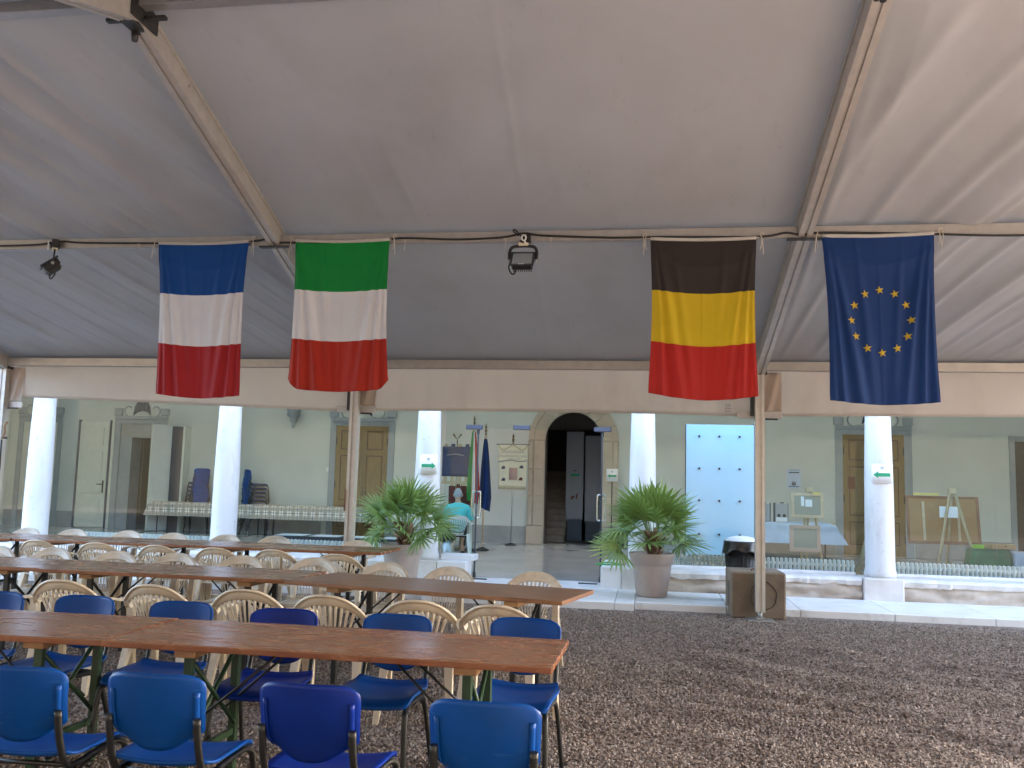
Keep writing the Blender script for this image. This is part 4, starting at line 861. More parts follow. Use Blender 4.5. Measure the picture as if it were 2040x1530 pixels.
def make_plastic_chair(mat, slats=11):
    """one-piece garden chair, low fan back; sitter faces -y"""
    t = thing('garden_chair', 'x', 'chair')
    def seat(u, v):
        hw = .20+.035*(1-v); x = (u-.5)*2*hw; y = -.23+.43*v
        z = .43-.018*math.sin(PI*v)-.012*v+.012*abs(u-.5)**2
        if v < .15: z -= .03*((.15-v)/.15)**2
        return (x, y, z)
    MB().sheet(seat, 10, 10, .006).build('seat', mat, t)
    def back(e, s):      # e in [-1,1], s in [0,1]: fan-shaped, wrapped surface
        hw = .115+.125*s**.9
        z = .425+.365*s*(1-.30*abs(e)**2.6*s)
        x = e*hw; y = .185+.115*s-.085*abs(e)**2.0*(.35+.65*s)
        return Vector((x, y, z))
    for k in range(slats):
        e = -1+2*(k+.5)/slats; e *= .93
        hw = .105/slats
        def sl(u, v, e=e): 
            wv = hw*(.85+.5*v); return tuple(back(e+(u-.5)*2*wv/.12*.45, .02+.80*v)+Vector((0, .004*math.sin(PI*u), 0)))
        MB().sheet(sl, 2, 7, -.007).build('slat', mat, t)
    # broad top rail following the arch
    def rail(u, v):
        e = -1.0+2*u; s = .80+.20*v
        p = back(e*1.04, s); return tuple(p+Vector((0, .010*math.sin(PI*v)-.004, 0)))
    rl = MB().sheet(rail, 26, 4, -.010)
    rl.tube([back(-1.04+2.08*k/26, 1.0)+Vector((0, .004, 0)) for k in range(27)], .0105, 6)
    rl.build('back_rail', mat, t)
    MB().sheet(lambda u, v: tuple(back((u-.5)*2*1.0, .0+.07*v)), 10, 2, -.008).build('lower_rail', mat, t)
    for s in (-1, 1):
        # arm: runs from the rail shoulder down and forward
        pts = smooth_path([back(s*1.04, .97), back(s*1.05, .80)+Vector((s*.012, -.02, -.02)), (s*.262, .12, .655), (s*.275, .0, .635), (s*.278, -.14, .632), (s*.268, -.215, .618)], 4)
        def arm(u, v, pts=pts, s=s):
            i = min(len(pts)-1, int(round(v*(len(pts)-1)))); p = pts[i]; w_ = .026+.010*math.sin(PI*min(1, v*1.1))
            return (p.x+(u-.5)*2*w_*(1 if v > .25 else .55), p.y, p.z-.012*abs((u-.5)*2)**2)
        MB().sheet(arm, 4, len(pts)-1, .010).build('armrest', mat, t)
        def lg(pa, pb, wa, wb, nm='leg'):
            b = MB(); vs = []
            for p, w_ in ((pa, wa), (pb, wb)):
                for dx, dy in ((-1, -1), (1, -1), (1, 1), (-1, 1)): vs.append((p[0]+dx*w_*.5*(1 if dx*s > 0 else .8), p[1]+dy*w_*.45, p[2]))
            b.add(vs, [(0, 3, 2, 1), (4, 5, 6, 7), (0, 1, 5, 4), (1, 2, 6, 5), (2, 3, 7, 6), (3, 0, 4, 7)]); 
            # channel rib along the outer face
            b.add([(pa[0]+s*wa*.52, pa[1]-wa*.12, pa[2]), (pa[0]+s*wa*.52, pa[1]+wa*.12, pa[2]), (pb[0]+s*wb*.52, pb[1]+wb*.12, pb[2]), (pb[0]+s*wb*.52, pb[1]-wb*.12, pb[2]), (pa[0]+s*wa*.62, pa[1], pa[2]), (pb[0]+s*wb*.62, pb[1], pb[2])], [(0, 4, 5, 3), (4, 1, 2, 5)])
            b.build(nm, mat, t)
        lg((s*.286, -.265, 0), (s*.262, -.20, .62), .040, .058)
        lg((s*.235, .285, 0), (s*.20, .17, .44), .038, .060)
        MB().box(*sorted((s*.205, s*.262)), -.17, -.13, .40, .425).build('seat_link', mat, t)
    return t
RV = random.Random(5)
def place(proto, used, x, y, rz, label, group):
    o = proto if not used[0] else copy_tree(proto); used[0] = True
    o.location = (x, y, ground_z(x, y)*.5 if y < 11.6 else .11); o.rotation_euler = (0, 0, rz); tag(o, label, None, group); return o
pb, ub = make_blue_chair('blue_plastic'), [False]; pr, ur = make_blue_chair('royal_plastic'), [False]
pg, ug = make_plastic_chair('beige_plastic'), [False]; pd, ud = make_plastic_chair('beige_plastic_grubby'), [False]
GB = 'blue chairs at the nearest table'
# near side of the nearest table: backs to the camera
place(pb, ub, -2.45, 3.56, PI+.05, 'bright blue chair at the lower left corner seen from behind', GB)
place(pb, ub, -1.87, 3.57, PI+.02, 'bright blue chair seen from behind at the joint of the two near tables', GB)
place(pr, ur, -1.25, 3.59, PI-.03, 'dark royal blue chair seen from behind at the near table', GB)
place(pb, ub, -.565, 3.48, PI-.02, 'bright blue chair seen from behind at the right end of the near table', GB)
FA = ['blue chair facing us behind the near table, cut by the left edge', 'blue chair facing us behind the near table, second from the left edge', 'blue chair facing us behind the joint of the near tables', 'darker royal blue chair facing us behind the near table', 'blue chair facing us behind the near table, second from its right end', 'blue chair facing us at the right end behind the near table']
for (x, y, a), lab in zip([(-3.96, 4.84, .05), (-3.36, 4.82, -.04), (-2.745, 4.86, .02), (-2.06, 4.78, .06), (-1.40, 4.74, -.03), (-.70, 4.84, -.06)], FA):
    q = lab.startswith('darker'); place(pr if q else pb, ur if q else ub, x, y, a, lab, GB)
G2N = 'beige garden chairs on the near side of the second row'
L2N = ['beige garden chair seen from behind, second row, cut by the left edge', 'beige garden chair from behind, second row, second from the left edge', 'beige garden chair from behind in the second row, fifth from the right end', 'beige garden chair from behind in the second row, fourth from the right end', 'beige garden chair from behind in the second row, third from the right end', 'beige garden chair from behind in the second row, second from the right end', 'beige garden chair from behind at the right end of the second row']
for (x, y, a), lab in zip([(-4.86, 6.13, -.05), (-4.13, 6.22, .04), (-3.40, 6.20, -.06), (-2.73, 6.16, .05), (-2.10, 6.05, -.02), (-1.50, 6.03, .06), (-.925, 5.93, -.10)], L2N):
    place(pg, ug, x, y, PI+a, lab, G2N)
G2F = 'beige garden chairs on the far side of the second row'
L2F = ['beige garden chair facing us behind the second row, cut by the left edge', 'beige garden chair facing us behind the second row, second from the left edge', 'beige garden chair facing us behind the second row, third from the left edge', 'beige garden chair facing us behind the second row, fourth from the left edge', 'beige garden chair facing us behind the second row, fifth from its right end', 'beige garden chair facing us behind the second row, fourth from its right end', 'beige garden chair facing us behind the askew worn table, third from its right end', 'beige garden chair behind the askew worn table, in front of the left palm pot', 'beige garden chair facing us behind the right end of the askew worn table']
for (x, y, a), lab in zip([(-6.42, 7.95, .04), (-5.86, 8.02, -.05), (-5.12, 7.95, .03), (-4.53, 7.99, -.02), (-3.83, 7.98, .05), (-3.17, 8.05, -.10), (-2.45, 7.94, -.16), (-1.80, 7.74, -.14), (-1.005, 7.62, -.08)], L2F):
    place(pd, ud, x, y, a, lab, G2F)
G3N = 'beige garden chairs on the near side of the third row'
L3N = ['beige garden chair from behind in the third row, sixth from its right end', 'beige garden chair from behind in the third row, fifth from its right end', 'beige garden chair from behind in the third row, fourth from its right end', 'beige garden chair from behind in the third row, third from its right end', 'beige garden chair from behind in the third row, second from its right end', 'beige garden chair from behind at the right end of the third row']
for (x, y, a), lab in zip([(-6.66, 9.42, -.04), (-5.94, 9.38, .05), (-5.22, 9.38, -.03), (-4.58, 9.40, .03), (-3.90, 9.38, -.05), (-3.18, 9.26, .04)], L3N):
    place(pg, ug, x, y, PI+a, lab, G3N)
G3F = 'beige garden chairs on the far side of the third row'
L3F = ['beige garden chair at the far left behind the farthest table, cut by the edge', 'beige garden chair behind the farthest table in front of the first column', 'beige garden chair behind the farthest table below the white door', 'beige garden chair behind the farthest table below the open doorway', 'beige garden chair behind the farthest table below the checked tablecloth corner', 'beige garden chair behind the farthest table in front of the second column', 'beige garden chair behind the farthest table in front of the white boards', 'beige garden chair behind the farthest table at the foot of the left tent post']
for (x, y, a), lab in zip([(-8.93, 10.75, .03), (-8.23, 10.80, -.04), (-7.55, 10.82, .05), (-6.80, 10.84, -.02), (-6.12, 10.80, .03), (-5.40, 10.78, -.05), (-4.72, 10.80, .04), (-3.62, 10.72, -.03)], L3F):
    place(pd, ud, x, y, a, lab, G3F)
# ================================================================== POTTED PALMS
def frond_mesh(seed, n=16, spread=3.0, R0=.30, droop=.25, mat='palm_leaf'):
    """fan of narrow folded leaflets; fan base at origin, axis along +x, fan plane x-y, z up"""
    rnd = random.Random(seed); b = MB()
    for k in range(n):
        a = -spread/2+spread*k/(n-1)+rnd.uniform(-.03, .03); L_ = R0*(.82+.18*math.cos(a*.75))*rnd.uniform(.85, 1.1)
        w_ = .0125; dx, dy = math.cos(a), math.sin(a); dr = droop*rnd.uniform(.6, 1.5)
        vs = []; segs = ((.0, .22), (.35, .75), (.60, 1.0), (.82, .65), (1.0, .04))
        for q, ww in segs:
            r = L_*q; z = -dr*L_*q**2.6+.03*math.cos(a*1.2)*q; ww = ww*w_
            if q < .4: ww = max(ww, .0075)
            vs += [(dx*r-dy*ww, dy*r+dx*ww, z), (dx*r, dy*r, z-.006*(1-q)), (dx*r+dy*ww, dy*r-dx*ww, z)]
        fs = []
        for i in range(len(segs)-1):
            o = i*3; fs += [(o, o+1, o+4, o+3), (o+1, o+2, o+5, o+4)]
        b.add(vs, fs)
    return b
def palm(label, loc, seed, hgt, spread_x):
    t = thing('potted_palm', label, 'potted palm', loc, 0, 'potted fan palms beside the glass door')
    MB().lathe([(.19, 0), (.205, .012), (.262, .40), (.266, .425), (.282, .43), (.306, .555), (.31, .57), (.300, .575), (.288, .565), (.284, .50), (.0, .50)], 40).build('pot', 'pot_plastic', t)
    MB().lathe([(.283, .501), (.2, .525), (.0, .54)], 24).build('soil', 'soil', t)
    rnd = random.Random(seed)
    tr = MB().lathe([(.05, .50), (.07, .56), (.075, .66), (.06, .76), (.03, .82)], 12, .02, 0); trunk = tr.build('trunk', 'palm_trunk', t)
    for k in range(46):
        a = rnd.uniform(0, 2*PI); z = rnd.uniform(.54, .80); r = .075
        m = T(.02+r*math.cos(a), r*math.sin(a), z) @ Rz(a) @ Ry(math.radians(rnd.uniform(15, 50)))
        MB().box(-.008, .008, -.020, .020, -.02, rnd.uniform(.07, .14), m=m).build('leaf_stub', rnd.choice(['palm_husk', 'palm_trunk']), trunk)
    protos = []
    for i in range(5):
        protos.append([frond_mesh(seed*10+i, 16+i, 3.0+.2*i, .335, (.06, .15, .3, .1, .5)[i]), ('palm_leaf', 'palm_leaf', 'palm_leaf', 'palm_leaf_light', 'palm_leaf_light')[i], None])
    nf = 34
    for k in range(nf):
        az = k*2.39996+rnd.uniform(-.25, .25); f = (k+.5)/nf
        el = math.radians(84-80*f**1.1+rnd.uniform(-7, 7))
        pl = (.36-.02*f)*rnd.uniform(.8, 1.12)*hgt*(1+.25*f*(spread_x-.5))
        base = Vector((.02+.05*math.cos(az), .05*math.sin(az), .74-.08*f))
        d = Vector((math.cos(az)*math.cos(el), math.sin(az)*math.cos(el), math.sin(el)))
        mid = base+d*pl*.5+Vector((0, 0, .02)); tip = base+d*pl+Vector((0, 0, -.03*math.cos(el)))
        MB().tube(smooth_path([base, mid, tip], 3), [.008, .007, .0065, .006, .0055, .005, .0045], 5).build('petiole', 'palm_leaf', t)
        pr_ = protos[rnd.choice([0, 1, 1, 2, 3])] if f < .7 else protos[rnd.choice([1, 2, 3, 4])]
        dirx = (tip-mid).normalized(); dirx = (dirx+Vector((0, 0, -.06))).normalized()
        side = dirx.cross(Vector((0, 0, 1))); side = side.normalized() if side.length > .05 else Vector((1, 0, 0))
        upv = side.cross(dirx); roll = rnd.uniform(-.9, .9)
        side, upv = side*math.cos(roll)+upv*math.sin(roll), upv*math.cos(roll)-side*math.sin(roll)
        m = Matrix((dirx, -side, upv)).transposed().to_4x4(); m.translation = tip-dirx*.01
        if pr_[2] is None: pr_[2] = pr_[0].build('frond', pr_[1], t); o = pr_[2]
        else: o = bpy.data.objects.new('frond', pr_[2].data); C.objects.link(o); o.parent = t
        s = rnd.uniform(1.1, 1.45); o.matrix_local = m @ Matrix.Diagonal((s, s, s, 1))
    return t
palm('fan palm in a taupe pot left of the glass door, behind the chairs', (-3.47, 12.55, .092), 3, 1.20, 1.1)
palm('fan palm in a taupe pot on the marble step right of the glass door', (.012, 12.55, .092), 8, 1.14, 1.35)

# ================================================================== BALLAST BLOCK, BIN, HANGER
blk = thing('ballast_block', 'square brown concrete ballast block with a round stain behind the tent post', 'concrete block', (1.285, 11.80, 0), R(2))
b = MB(); b.cbox(-.325, .325, -.31, .31, 0, .555, .018); b.build('block', 'concrete', blk)
MB().tube([(.06+.155*math.cos(a*2*PI/40)*(1+.05*math.sin(a*.9)), -.312, .275+.165*math.sin(a*2*PI/40)*(1+.04*math.sin(a*1.7))) for a in range(40)], .009, 5, closed=True).build('ring_stain', 'concrete_stain', blk)
MB().tube(smooth_path([(-.06, -.12, .552), (-.05, -.12, .575), (.0, -.12, .578), (.01, -.12, .552)], 4), .008, 6).build('lifting_eye', 'rust', blk)
MB().box(-.328, -.3255, -.12, .06, .12, .42).build('side_mark', 'concrete_stain', blk)
bn = thing('litter_bin', 'black basket litter bin with bag and white domed lid behind the concrete block', 'litter bin', (1.185, 12.42, .092))
bt = MB(); bt.lathe([(.165, 0), (.175, .01), (.218, .75), (.21, .75), (.17, .02), (0, .02)], 28); bt.build('basket', 'black_plastic', bn)
for z in (.18, .28, .38, .48, .58): MB().tube([((.178+.055*z)*math.cos(a*2*PI/28), (.178+.055*z)*math.sin(a*2*PI/28), z) for a in range(28)], .006, 5, closed=True).build('hoop', 'black_plastic', bn)
rb = MB()
for k in range(28): a = k*2*PI/28; rb.tube([(.178*math.cos(a), .178*math.sin(a), .06), (.219*math.cos(a), .219*math.sin(a), .74)], .005, 4)
rb.build('ribs', 'black_plastic', bn)
def bag(u, v):
    a = u*2*PI; r = .226+.03*v+.012*math.sin(a*5+1)*v+.008*math.sin(a*11+v*4)*v; return (r*math.cos(a), r*math.sin(a), .785-(.16+.035*math.sin(a*2.2+1)+.02*math.sin(a*7))*v)
MB().sheet(bag, 56, 8, .003).build('bin_bag', 'black_bag', bn)
MB().lathe([(.222, .765), (.228, .775), (.205, .80), (.15, .83), (.08, .845), (.0, .85)], 32).build('lid', 'white_plastic', bn)
hg = MB(); q = [(-.19, 0, .0), (-.17, 0, -.012), (.17, 0, -.012), (.19, 0, .0), (.10, .0, .035), (.02, 0, .075), (-.02, 0, .075), (-.10, 0, .035)]
hm = T(-.60, 13.40, .418) @ Rz(.15) @ Rx(math.radians(-72))
hg.tube([hm @ Vector(p) for p in q], .009, 6, closed=True).tube([hm @ Vector(p) for p in smooth_path([(0, 0, .075), (0, 0, .12), (.03, 0, .15), (.05, 0, .12)], 4)], .006, 6)
pm('hanger_green', (.02, .36, .06), .4)
tag(hg.build('coat_hanger', 'hanger_green'), 'green plastic coat hanger lying on the marble stub right of the door', 'coat hanger')

# ================================================================== SIGNS
def arrow_sign(label, x, y, z, w_, h_, flip, rz=0, lines=True, group='green arrow signs', name='arrow_sign'):
    t = thing(name, label, 'sign', (x, y, z), rz, group)
    # sheet bowed round the column
    k = .5
    def bow(px): return k*px*px*1.6
    MB().sheet(lambda u, v: ((u-.5)*w_, bow((u-.5)*w_)-.001, (v-.5)*h_), 8, 1, .0015).build('sheet', 'paper', t)
    s = -1 if flip else 1; aw = w_*.41; zc = -h_*.06
    pts = [(-aw*.95*s, zc-.024), (aw*.45*s, zc-.024), (aw*.45*s, zc-.05), (aw*1.0*s, zc), (aw*.45*s, zc+.05), (aw*.45*s, zc+.024), (-aw*.95*s, zc+.024)]
    nseg = 8
    b = MB()
    def strip(xa, xb, za, zb):
        for i in range(nseg):
            x0 = xa+(xb-xa)*i/nseg; x1 = xa+(xb-xa)*(i+1)/nseg
            b.add([(x0, bow(x0)-.0035, za), (x1, bow(x1)-.0035, za), (x1, bow(x1)-.0035, zb), (x0, bow(x0)-.0035, zb)], [(0, 1, 2, 3)])
    strip(*sorted((-aw*.95*s, aw*.45*s)), zc-.024, zc+.024)
    x0, x1 = aw*.45*s, aw*s; b.add([(x0, bow(x0)-.0035, zc-.05), (x1, bow(x1)-.0035, zc), (x0, bow(x0)-.0035, zc+.05)], [(0, 1, 2)])
    b.build('arrow', 'green_print', t)
    if lines:
        for q, (lw, zz) in enumerate(((.055, .075), (.04, .052))): MB().box(-lw/2*1, lw/2, -.0042, -.0032, zz-.006+h_*.05, zz+.006+h_*.05).build('text_line', 'grey_ink', t)
    return t
arrow_sign('white paper with a green arrow pointing right on the column left of the door', -3.31, 13.235, 1.80, .27, .30, False)
arrow_sign('white paper with a green arrow pointing left on the rightmost column', 3.165, 13.235, 1.82, .28, .27, True)

# ================================================================== RADIATORS behind the glass
def radiator(label, x0, x1, z0=.13, z1=.57, y=13.93):
    t = thing('radiator', label, 'radiator', (x0, y, .11), 0, 'low pale radiators along the glass')
    n = int((x1-x0)/.062); p = None
    for k in range(n):
        x = .03+k*.062
        if p is None:
            p = MB().cbox(-.018, .018, -.04, .04, .02, z1-.11, .012).build('fin', 'radiator_paint', t); p.location = (x, 0, 0)
        else: inst(p, 'fin', t, (x, 0, 0))
    MB().tube([(0, 0, .08), (n*.062, 0, .08)], .022, 8).tube([(0, 0, z1-.19), (n*.062, 0, z1-.19)], .022, 8).build('header_pipe', 'radiator_paint', t)
radiator('long pale radiator from the right palm to the frosted panel and easel', .26, 2.93)
radiator('pale radiator at the right edge behind the rightmost column', 3.44, 6.1)
radiator('pale radiator behind the white boards left of the left palm', -6.15, -3.62)
radiator('pale radiator behind the farthest chairs at the left', -9.45, -6.9)

# ================================================================== THINGS IN THE HALL
FZ = .11
# frosted panel on stand-off bolts
fp = thing('frosted_panel', 'tall pale blue frosted glass panel with rows of black bolts set against the glazing', 'glass panel', (.995, 13.695, .425))
MB().cbox(-.492, .492, -.006, .006, .165, 2.07, .003).build('sheet', 'frosted_glass', fp)
for zz in (1.895, 1.42, .95, .46):
    for xx in (-.30, -.01, .283): MB().tube([(xx, -.007, zz), (xx, -.035, zz)], .016, 10).build('bolt', 'black_plastic', fp)
MB().box(.493, .505, -.008, .01, .165, 2.07).box(-.505, -.493, -.008, .01, .165, 2.07).build('frame', 'steel_dark', fp)
# white boards with black frames on a low bench
lb = thing('low_bench', 'low dark bench behind the left radiator carrying white boards', 'bench', (-5.05, 14.5, FZ))
MB().cbox(-1.25, 1.25, -.30, .30, .42, .46, .006).build('bench_top', 'case_dark', lb)
for x in (-1.1, 1.1): MB().cbox(x-.03, x+.03, -.25, .25, 0, .419, .004).build('leg', 'case_dark', lb)
for i, lab in enumerate(('white framed board lying on the low bench, leftmost', 'white framed board lying in the middle of the low bench', 'white framed board lying on the low bench next to the tent post', 'white framed board lying on the low bench, rightmost, behind the left palm')):
    w_ = thing('display_board', lab, 'board', (-5.88+.60*i, 14.48, FZ+.462), R(3), 'white boards lying on the bench')
    MB().cbox(-.285, .285, -.27, .27, 0, .03, .004).build('frame', 'case_dark', w_); MB().box(-.245, .225, -.23, .235, .0305, .036).build('face', 'paper', w_)
bgm = MB().cbox(-.28, .28, -.20, .20, 0, .36, .06); bgm.bm(bmesh.new()); o = bgm.build('black_bag', 'black_bag'); o.location = (-4.22, 15.3, FZ); tag(o, 'black plastic bag slumped on the floor behind the left palm', 'bag')
for p in o.data.vertices: p.co += Vector((.05*math.sin(p.co.z*9+p.co.y*7), .04*math.sin(p.co.x*11), .03*math.sin(p.co.x*9+p.co.y*13)))
md = o.modifiers.new('soft', 'SUBSURF'); md.levels = md.render_levels = 2
# plaid tables with stacked chairs
def cloth_table(label, x0, x1, y, d, mat, drop, lab_t, skirt=.03, cl='tablecloth', flare=0):
    z = .86; t = thing('folding_table', lab_t, 'table', ((x0+x1)/2, y, FZ)); L_ = x1-x0
    MB().cbox(-L_/2+.01, L_/2-.01, -d/2+.01, d/2-.01, z-FZ-.03, z-FZ-.004, .004).build('tabletop', 'batten_wood', t)
    for sx in (-1, 1):
        for sy in (-1, 1): MB().tube([(sx*(L_/2-.18), sy*(d/2-.1), 0), (sx*(L_/2-.18), sy*(d/2-.1), z-FZ-.031)], .016, 8).build('leg', 'steel_dark', t)
    c = thing(cl, label, 'tablecloth', ((x0+x1)/2, y, z)); b = MB()
    uv = []
    def fn(u, v):
        # v: 0..1 around front drop, top, back drop ; u: along with end drops
        a = u*(L_+2*drop)-drop-L_/2; q = v*(d+2*drop)-drop-d/2
        x, yy, zz = a, q, .004
        if abs(a) > L_/2: e = abs(a)-L_/2; x = math.copysign(L_/2+.006+e*flare, a); zz -= e
        if abs(q) > d/2: e = abs(q)-d/2; yy = math.copysign(d/2+.006+.02*math.sin(a*9)*e/drop, q); zz = min(zz, .004-e)
        return (x, yy, zz)
    nu, nv = max(20, int(L_*14)), 22
    b.grid(fn, nu, nv); o = b.build('cloth', mat, c)
    uvl = o.data.uv_layers.new(name='UVMap')
    for p in o.data.polygons:
        for li in p.loop_indices:
            k = o.data.loops[li].vertex_index; i, j = k % (nu+1), k//(nu+1); uvl.data[li].uv = (i/nu*(L_+2*drop)+10, j/nv*(d+2*drop)+10)
    return c
cloth_table('checked cream tablecloth hanging over the left half of the long table', -12.24, -9.46, 20.84+.35, .7, 'plaid_cloth', .33, 'long folding table under the left half of the checked cloth', flare=.45)
cloth_table('checked cream tablecloth over the right half of the long table by the ochre door', -9.42, -6.95, 20.84+.35, .7, 'plaid_cloth', .33, 'long folding table under the right half of the checked cloth', flare=1.05)
for (x, lab, g, rz) in ((-11.38, 'left stack against the wall', 'blue chairs in the left stack in the hall', PI+.75), (-9.82, 'right stack against the wall', 'blue chairs in the right stack in the hall', PI-.75)):
    for k in range(9):
        pos = 'bottom' if k == 0 else 'topmost' if k == 8 else ('second', 'third', 'fourth', 'fifth', 'sixth', 'seventh', 'eighth')[k-1]
        o = place(pb, ub, x+.02*math.sin(k), 21.62-.0*k, rz, f'blue chair, {pos} from the floor in the {lab} of the hall' if k not in (0, 8) else f'{pos} blue chair of the {lab} of the hall', g); o.location.z = FZ+.10*k; o.location.y = 21.58
# right-hand table under a blue cloth
cloth_table('pale blue tablecloth on the table behind the tent post and small easel', 1.70, 3.87, 20.66, .7, 'cloth_blue', .44, 'table under the pale blue cloth behind the small easel', flare=.62)
for i, (x, lab) in enumerate(((2.44, 'grey carton standing on the pale blue cloth next to the tent post'), (2.82, 'grey carton with two round holes standing beside the small easel'))):
    t = thing('carton', lab, 'carton', (x, 20.55, .866), R(-12), 'grey cartons on the pale blue cloth')
    MB().cbox(-.13, .13, -.13, .13, 0, .40, .006).build('box', 'grey_case', t); MB().box(-.175, -.132, -.125, .13, 0, .41).build('side', 'case_dark', t)
    MB().cbox(-.04, .04, -.03, .03, .401, .425, .006).build('grip', 'case_dark', t)
    if i:
        for xx in (-.055, .055): MB().tube([(xx, -.131, .14), (xx, -.136, .14)], .035, 12).build('hole', 'black_plastic', t)
        MB().box(-.12, .12, -.1335, -.1315, .01, .10).build('label_sheet', 'paper', t)
po = thing('wall_poster', 'pale blue poster with a dark heading on the hall wall', 'poster', (3.27, YB-.006, 1.83)); MB().box(-.155, .155, -.002, .002, -.22, .22).build('sheet', 'poster_blue', po)
MB().box(-.115, .12, -.0045, -.003, .125, .15).box(-.09, .13, -.0045, -.003, .19, .20).build('heading', 'ink', po); MB().lathe([(.0, -.001), (.05, 0), (0, .001)], 12).build('emblem', 'grey_ink', po).matrix_local = T(0, -.005, -.115) @ Rx(PI/2)
MB().box(-.12, -.05, -.0045, -.003, -.195, -.178).box(-.03, .02, -.0045, -.003, -.195, -.178).box(.04, .12, -.0045, -.003, -.195, -.178).build('footer', 'ink', po)
def easel(label, x, y, top, half, lean, mat, wid=.035):
    t = thing('easel', label, 'easel', (x, y, FZ), 0, 'wooden easels in the hall')
    h_ = top-FZ
    for s in (-1, 1): MB().tube([(s*half, -.12, 0), (s*.03, .10, h_)], wid*.62, 4).build('leg', mat, t)
    MB().tube([(0, lean, 0), (0, .12, h_-.05)], wid*.55, 4).build('rear_leg', mat, t); MB().cbox(-.06, .06, .075, .13, h_-.05, h_+.04, .006).build('head_block', mat, t)
    return t
easel('small pale easel holding two frames in front of the blue clothed table', 2.66, 16.0, 1.58, .20, .5, 'easel_wood')
MB_shelf = None
def framed(name, label, cat, x, y, z, w_, h_, tilt, fr, face, fw=.06, rz=0, extra=None):
    t = thing(name, label, cat, (x, y, z), rz); m = Rx(tilt)
    MB().cbox(-w_/2, w_/2, -.015, .015, 0, fw, .003, m=m).cbox(-w_/2, w_/2, -.015, .015, h_-fw, h_, .003, m=m).cbox(-w_/2, -w_/2+fw, -.0145, .0145, fw, h_-fw, .003, m=m).cbox(w_/2-fw, w_/2, -.0145, .0145, fw, h_-fw, .003, m=m).build('frame', fr, t)
    MB().box(-w_/2+fw, w_/2-fw, -.004, .004, fw, h_-fw, m=m).build('canvas', face, t)
    if extra: extra(t, m)
    return t
def notes(t, m): MB().box(-.10, -.05, -.0075, -.005, .20, .36, m=m).box(-.03, .08, -.0075, -.005, .19, .31, m=m).build('note', 'paper', t)
framed('framed_picture', 'pale wooden frame seen from behind on top of the small easel', 'picture', 2.60, 15.92, 1.10, .53, .42, R(-8), 'frame_pale', 'canvas_back', .05, extra=notes)
framed('framed_picture', 'pinkish wooden frame leaning low on the small easel', 'picture', 2.54, 15.80, .545, .50, .44, R(-6), 'frame_pink', 'canvas_back', .065)
tag(MB().box(2.68, 2.80, 15.86, 15.885, 1.50, 1.535).build('sticky_note', 'yellow_paper'), 'yellow note stuck on the small easel frame', 'note')
easel('large pale easel standing before the big brown panel at right', 4.87, 15.72, 1.62, .36, .55, 'easel_wood', .042)
def big(t, m):
    for xx in (-.30, .24): MB().cbox(xx-.02, xx+.02, -.02, -.005, .051, .70, .003, m=m).build('batten', 'frame_pale', t)
framed('painting', 'large brown panel seen from behind on the easel at right', 'panel', 4.80, 16.05, .735, 1.14, .80, R(-9), 'frame_brown', 'cork', .045, R(-2), big)
tag(MB().box(-.14, .14, -.002, .002, 0, .18).build('paper_sheet', 'paper', loc=(4.80, 15.80, 1.18)), 'blank white paper sheet hung on the large easel', 'paper')
tag(MB().cbox(-.20, .20, -.006, .006, 0, .035, .003).build('yellow_strip', 'yellow_paper', loc=(4.52, 16.03, 1.535)), 'yellow strip lying on top edge of the big brown panel', 'strip')
tag(MB().cbox(-.10, .10, -.006, .006, 0, .075, .003).build('lime_card', 'lime', loc=(5.17, 15.55, .70)), 'lime green card at the corner of the green cloth', 'card')
cl = thing('green_table', 'low table draped with dark green cloth at the right edge', 'table', (5.30, 15.55, FZ)); 
def gfn(u, v):
    a = u*2*PI; n_ = 1/max(abs(math.cos(a)), abs(math.sin(a))); r = .27*(1+.35*v)*min(n_, 1.25)*(1+.05*math.sin(a*9)*v); return (r*math.cos(a), r*math.sin(a)*.8, .60-.58*v)
MB().sheet(gfn, 48, 6, .004).lathe([(.0, .601), (.30, .602), (.0, .603)], 16, sy=.8).build('drape', 'cloth_green', cl)
MB().lathe([(.27, .5), (.27, .596), (0, .597)], 16, sy=.8).build('tabletop', 'batten_wood', cl)
bx = thing('wooden_box', 'small wooden box lying on the green cloth', 'box', (5.46, 15.50, .722), R(15)); MB().cbox(-.20, .20, -.11, .11, 0, .075, .004).build('box', 'box_wood', bx); MB().tube([(.02, -.112, .045), (.02, -.12, .045)], .012, 8).build('catch', 'steel_dark', bx)
bt_ = thing('blue_table', 'table under light blue cloth cut by the right edge', 'table', (6.15, 15.6, FZ)); MB().cbox(-.55, .55, -.32, .32, .28, .56, .01).build('drape', 'cloth_blue', bt_)
for sx in (-1, 1): MB().cbox(sx*.45-.03, sx*.45+.03, -.03, .03, 0, .279, .004).build('leg', 'case_dark', bt_)
tag(MB().tube([(3.05, 14.6, FZ), (3.28, 14.5, 1.05)], .03, 4).build('wooden_prop', 'easel_wood'), 'bare wooden prop leaning behind the rightmost column', 'wooden prop')
# steel bins with black liners
for x, y, lab in ((-3.36, 14.95, 'steel bin with black liner beside the seated person'), (-.555, 14.55, 'steel bin with black liner behind the right door stub')):
    t = thing('steel_bin', lab, 'bin', (x, y, FZ), 0, 'steel bins near the door'); MB().lathe([(.11, 0), (.115, .01), (.115, .54), (0, .54)], 24).build('drum', 'brushed_steel', t)
    MB().sheet(lambda u, v: ((.120+.012*v+.006*math.sin(u*30))*math.cos(u*2*PI), (.120+.012*v+.006*math.sin(u*30))*math.sin(u*2*PI), .57-(.10+.015*math.sin(u*13))*v), 36, 4, .003).build('liner', 'black_bag', t); MB().lathe([(.12, .56), (0, .561)], 24).build('lid', 'black_plastic', t)
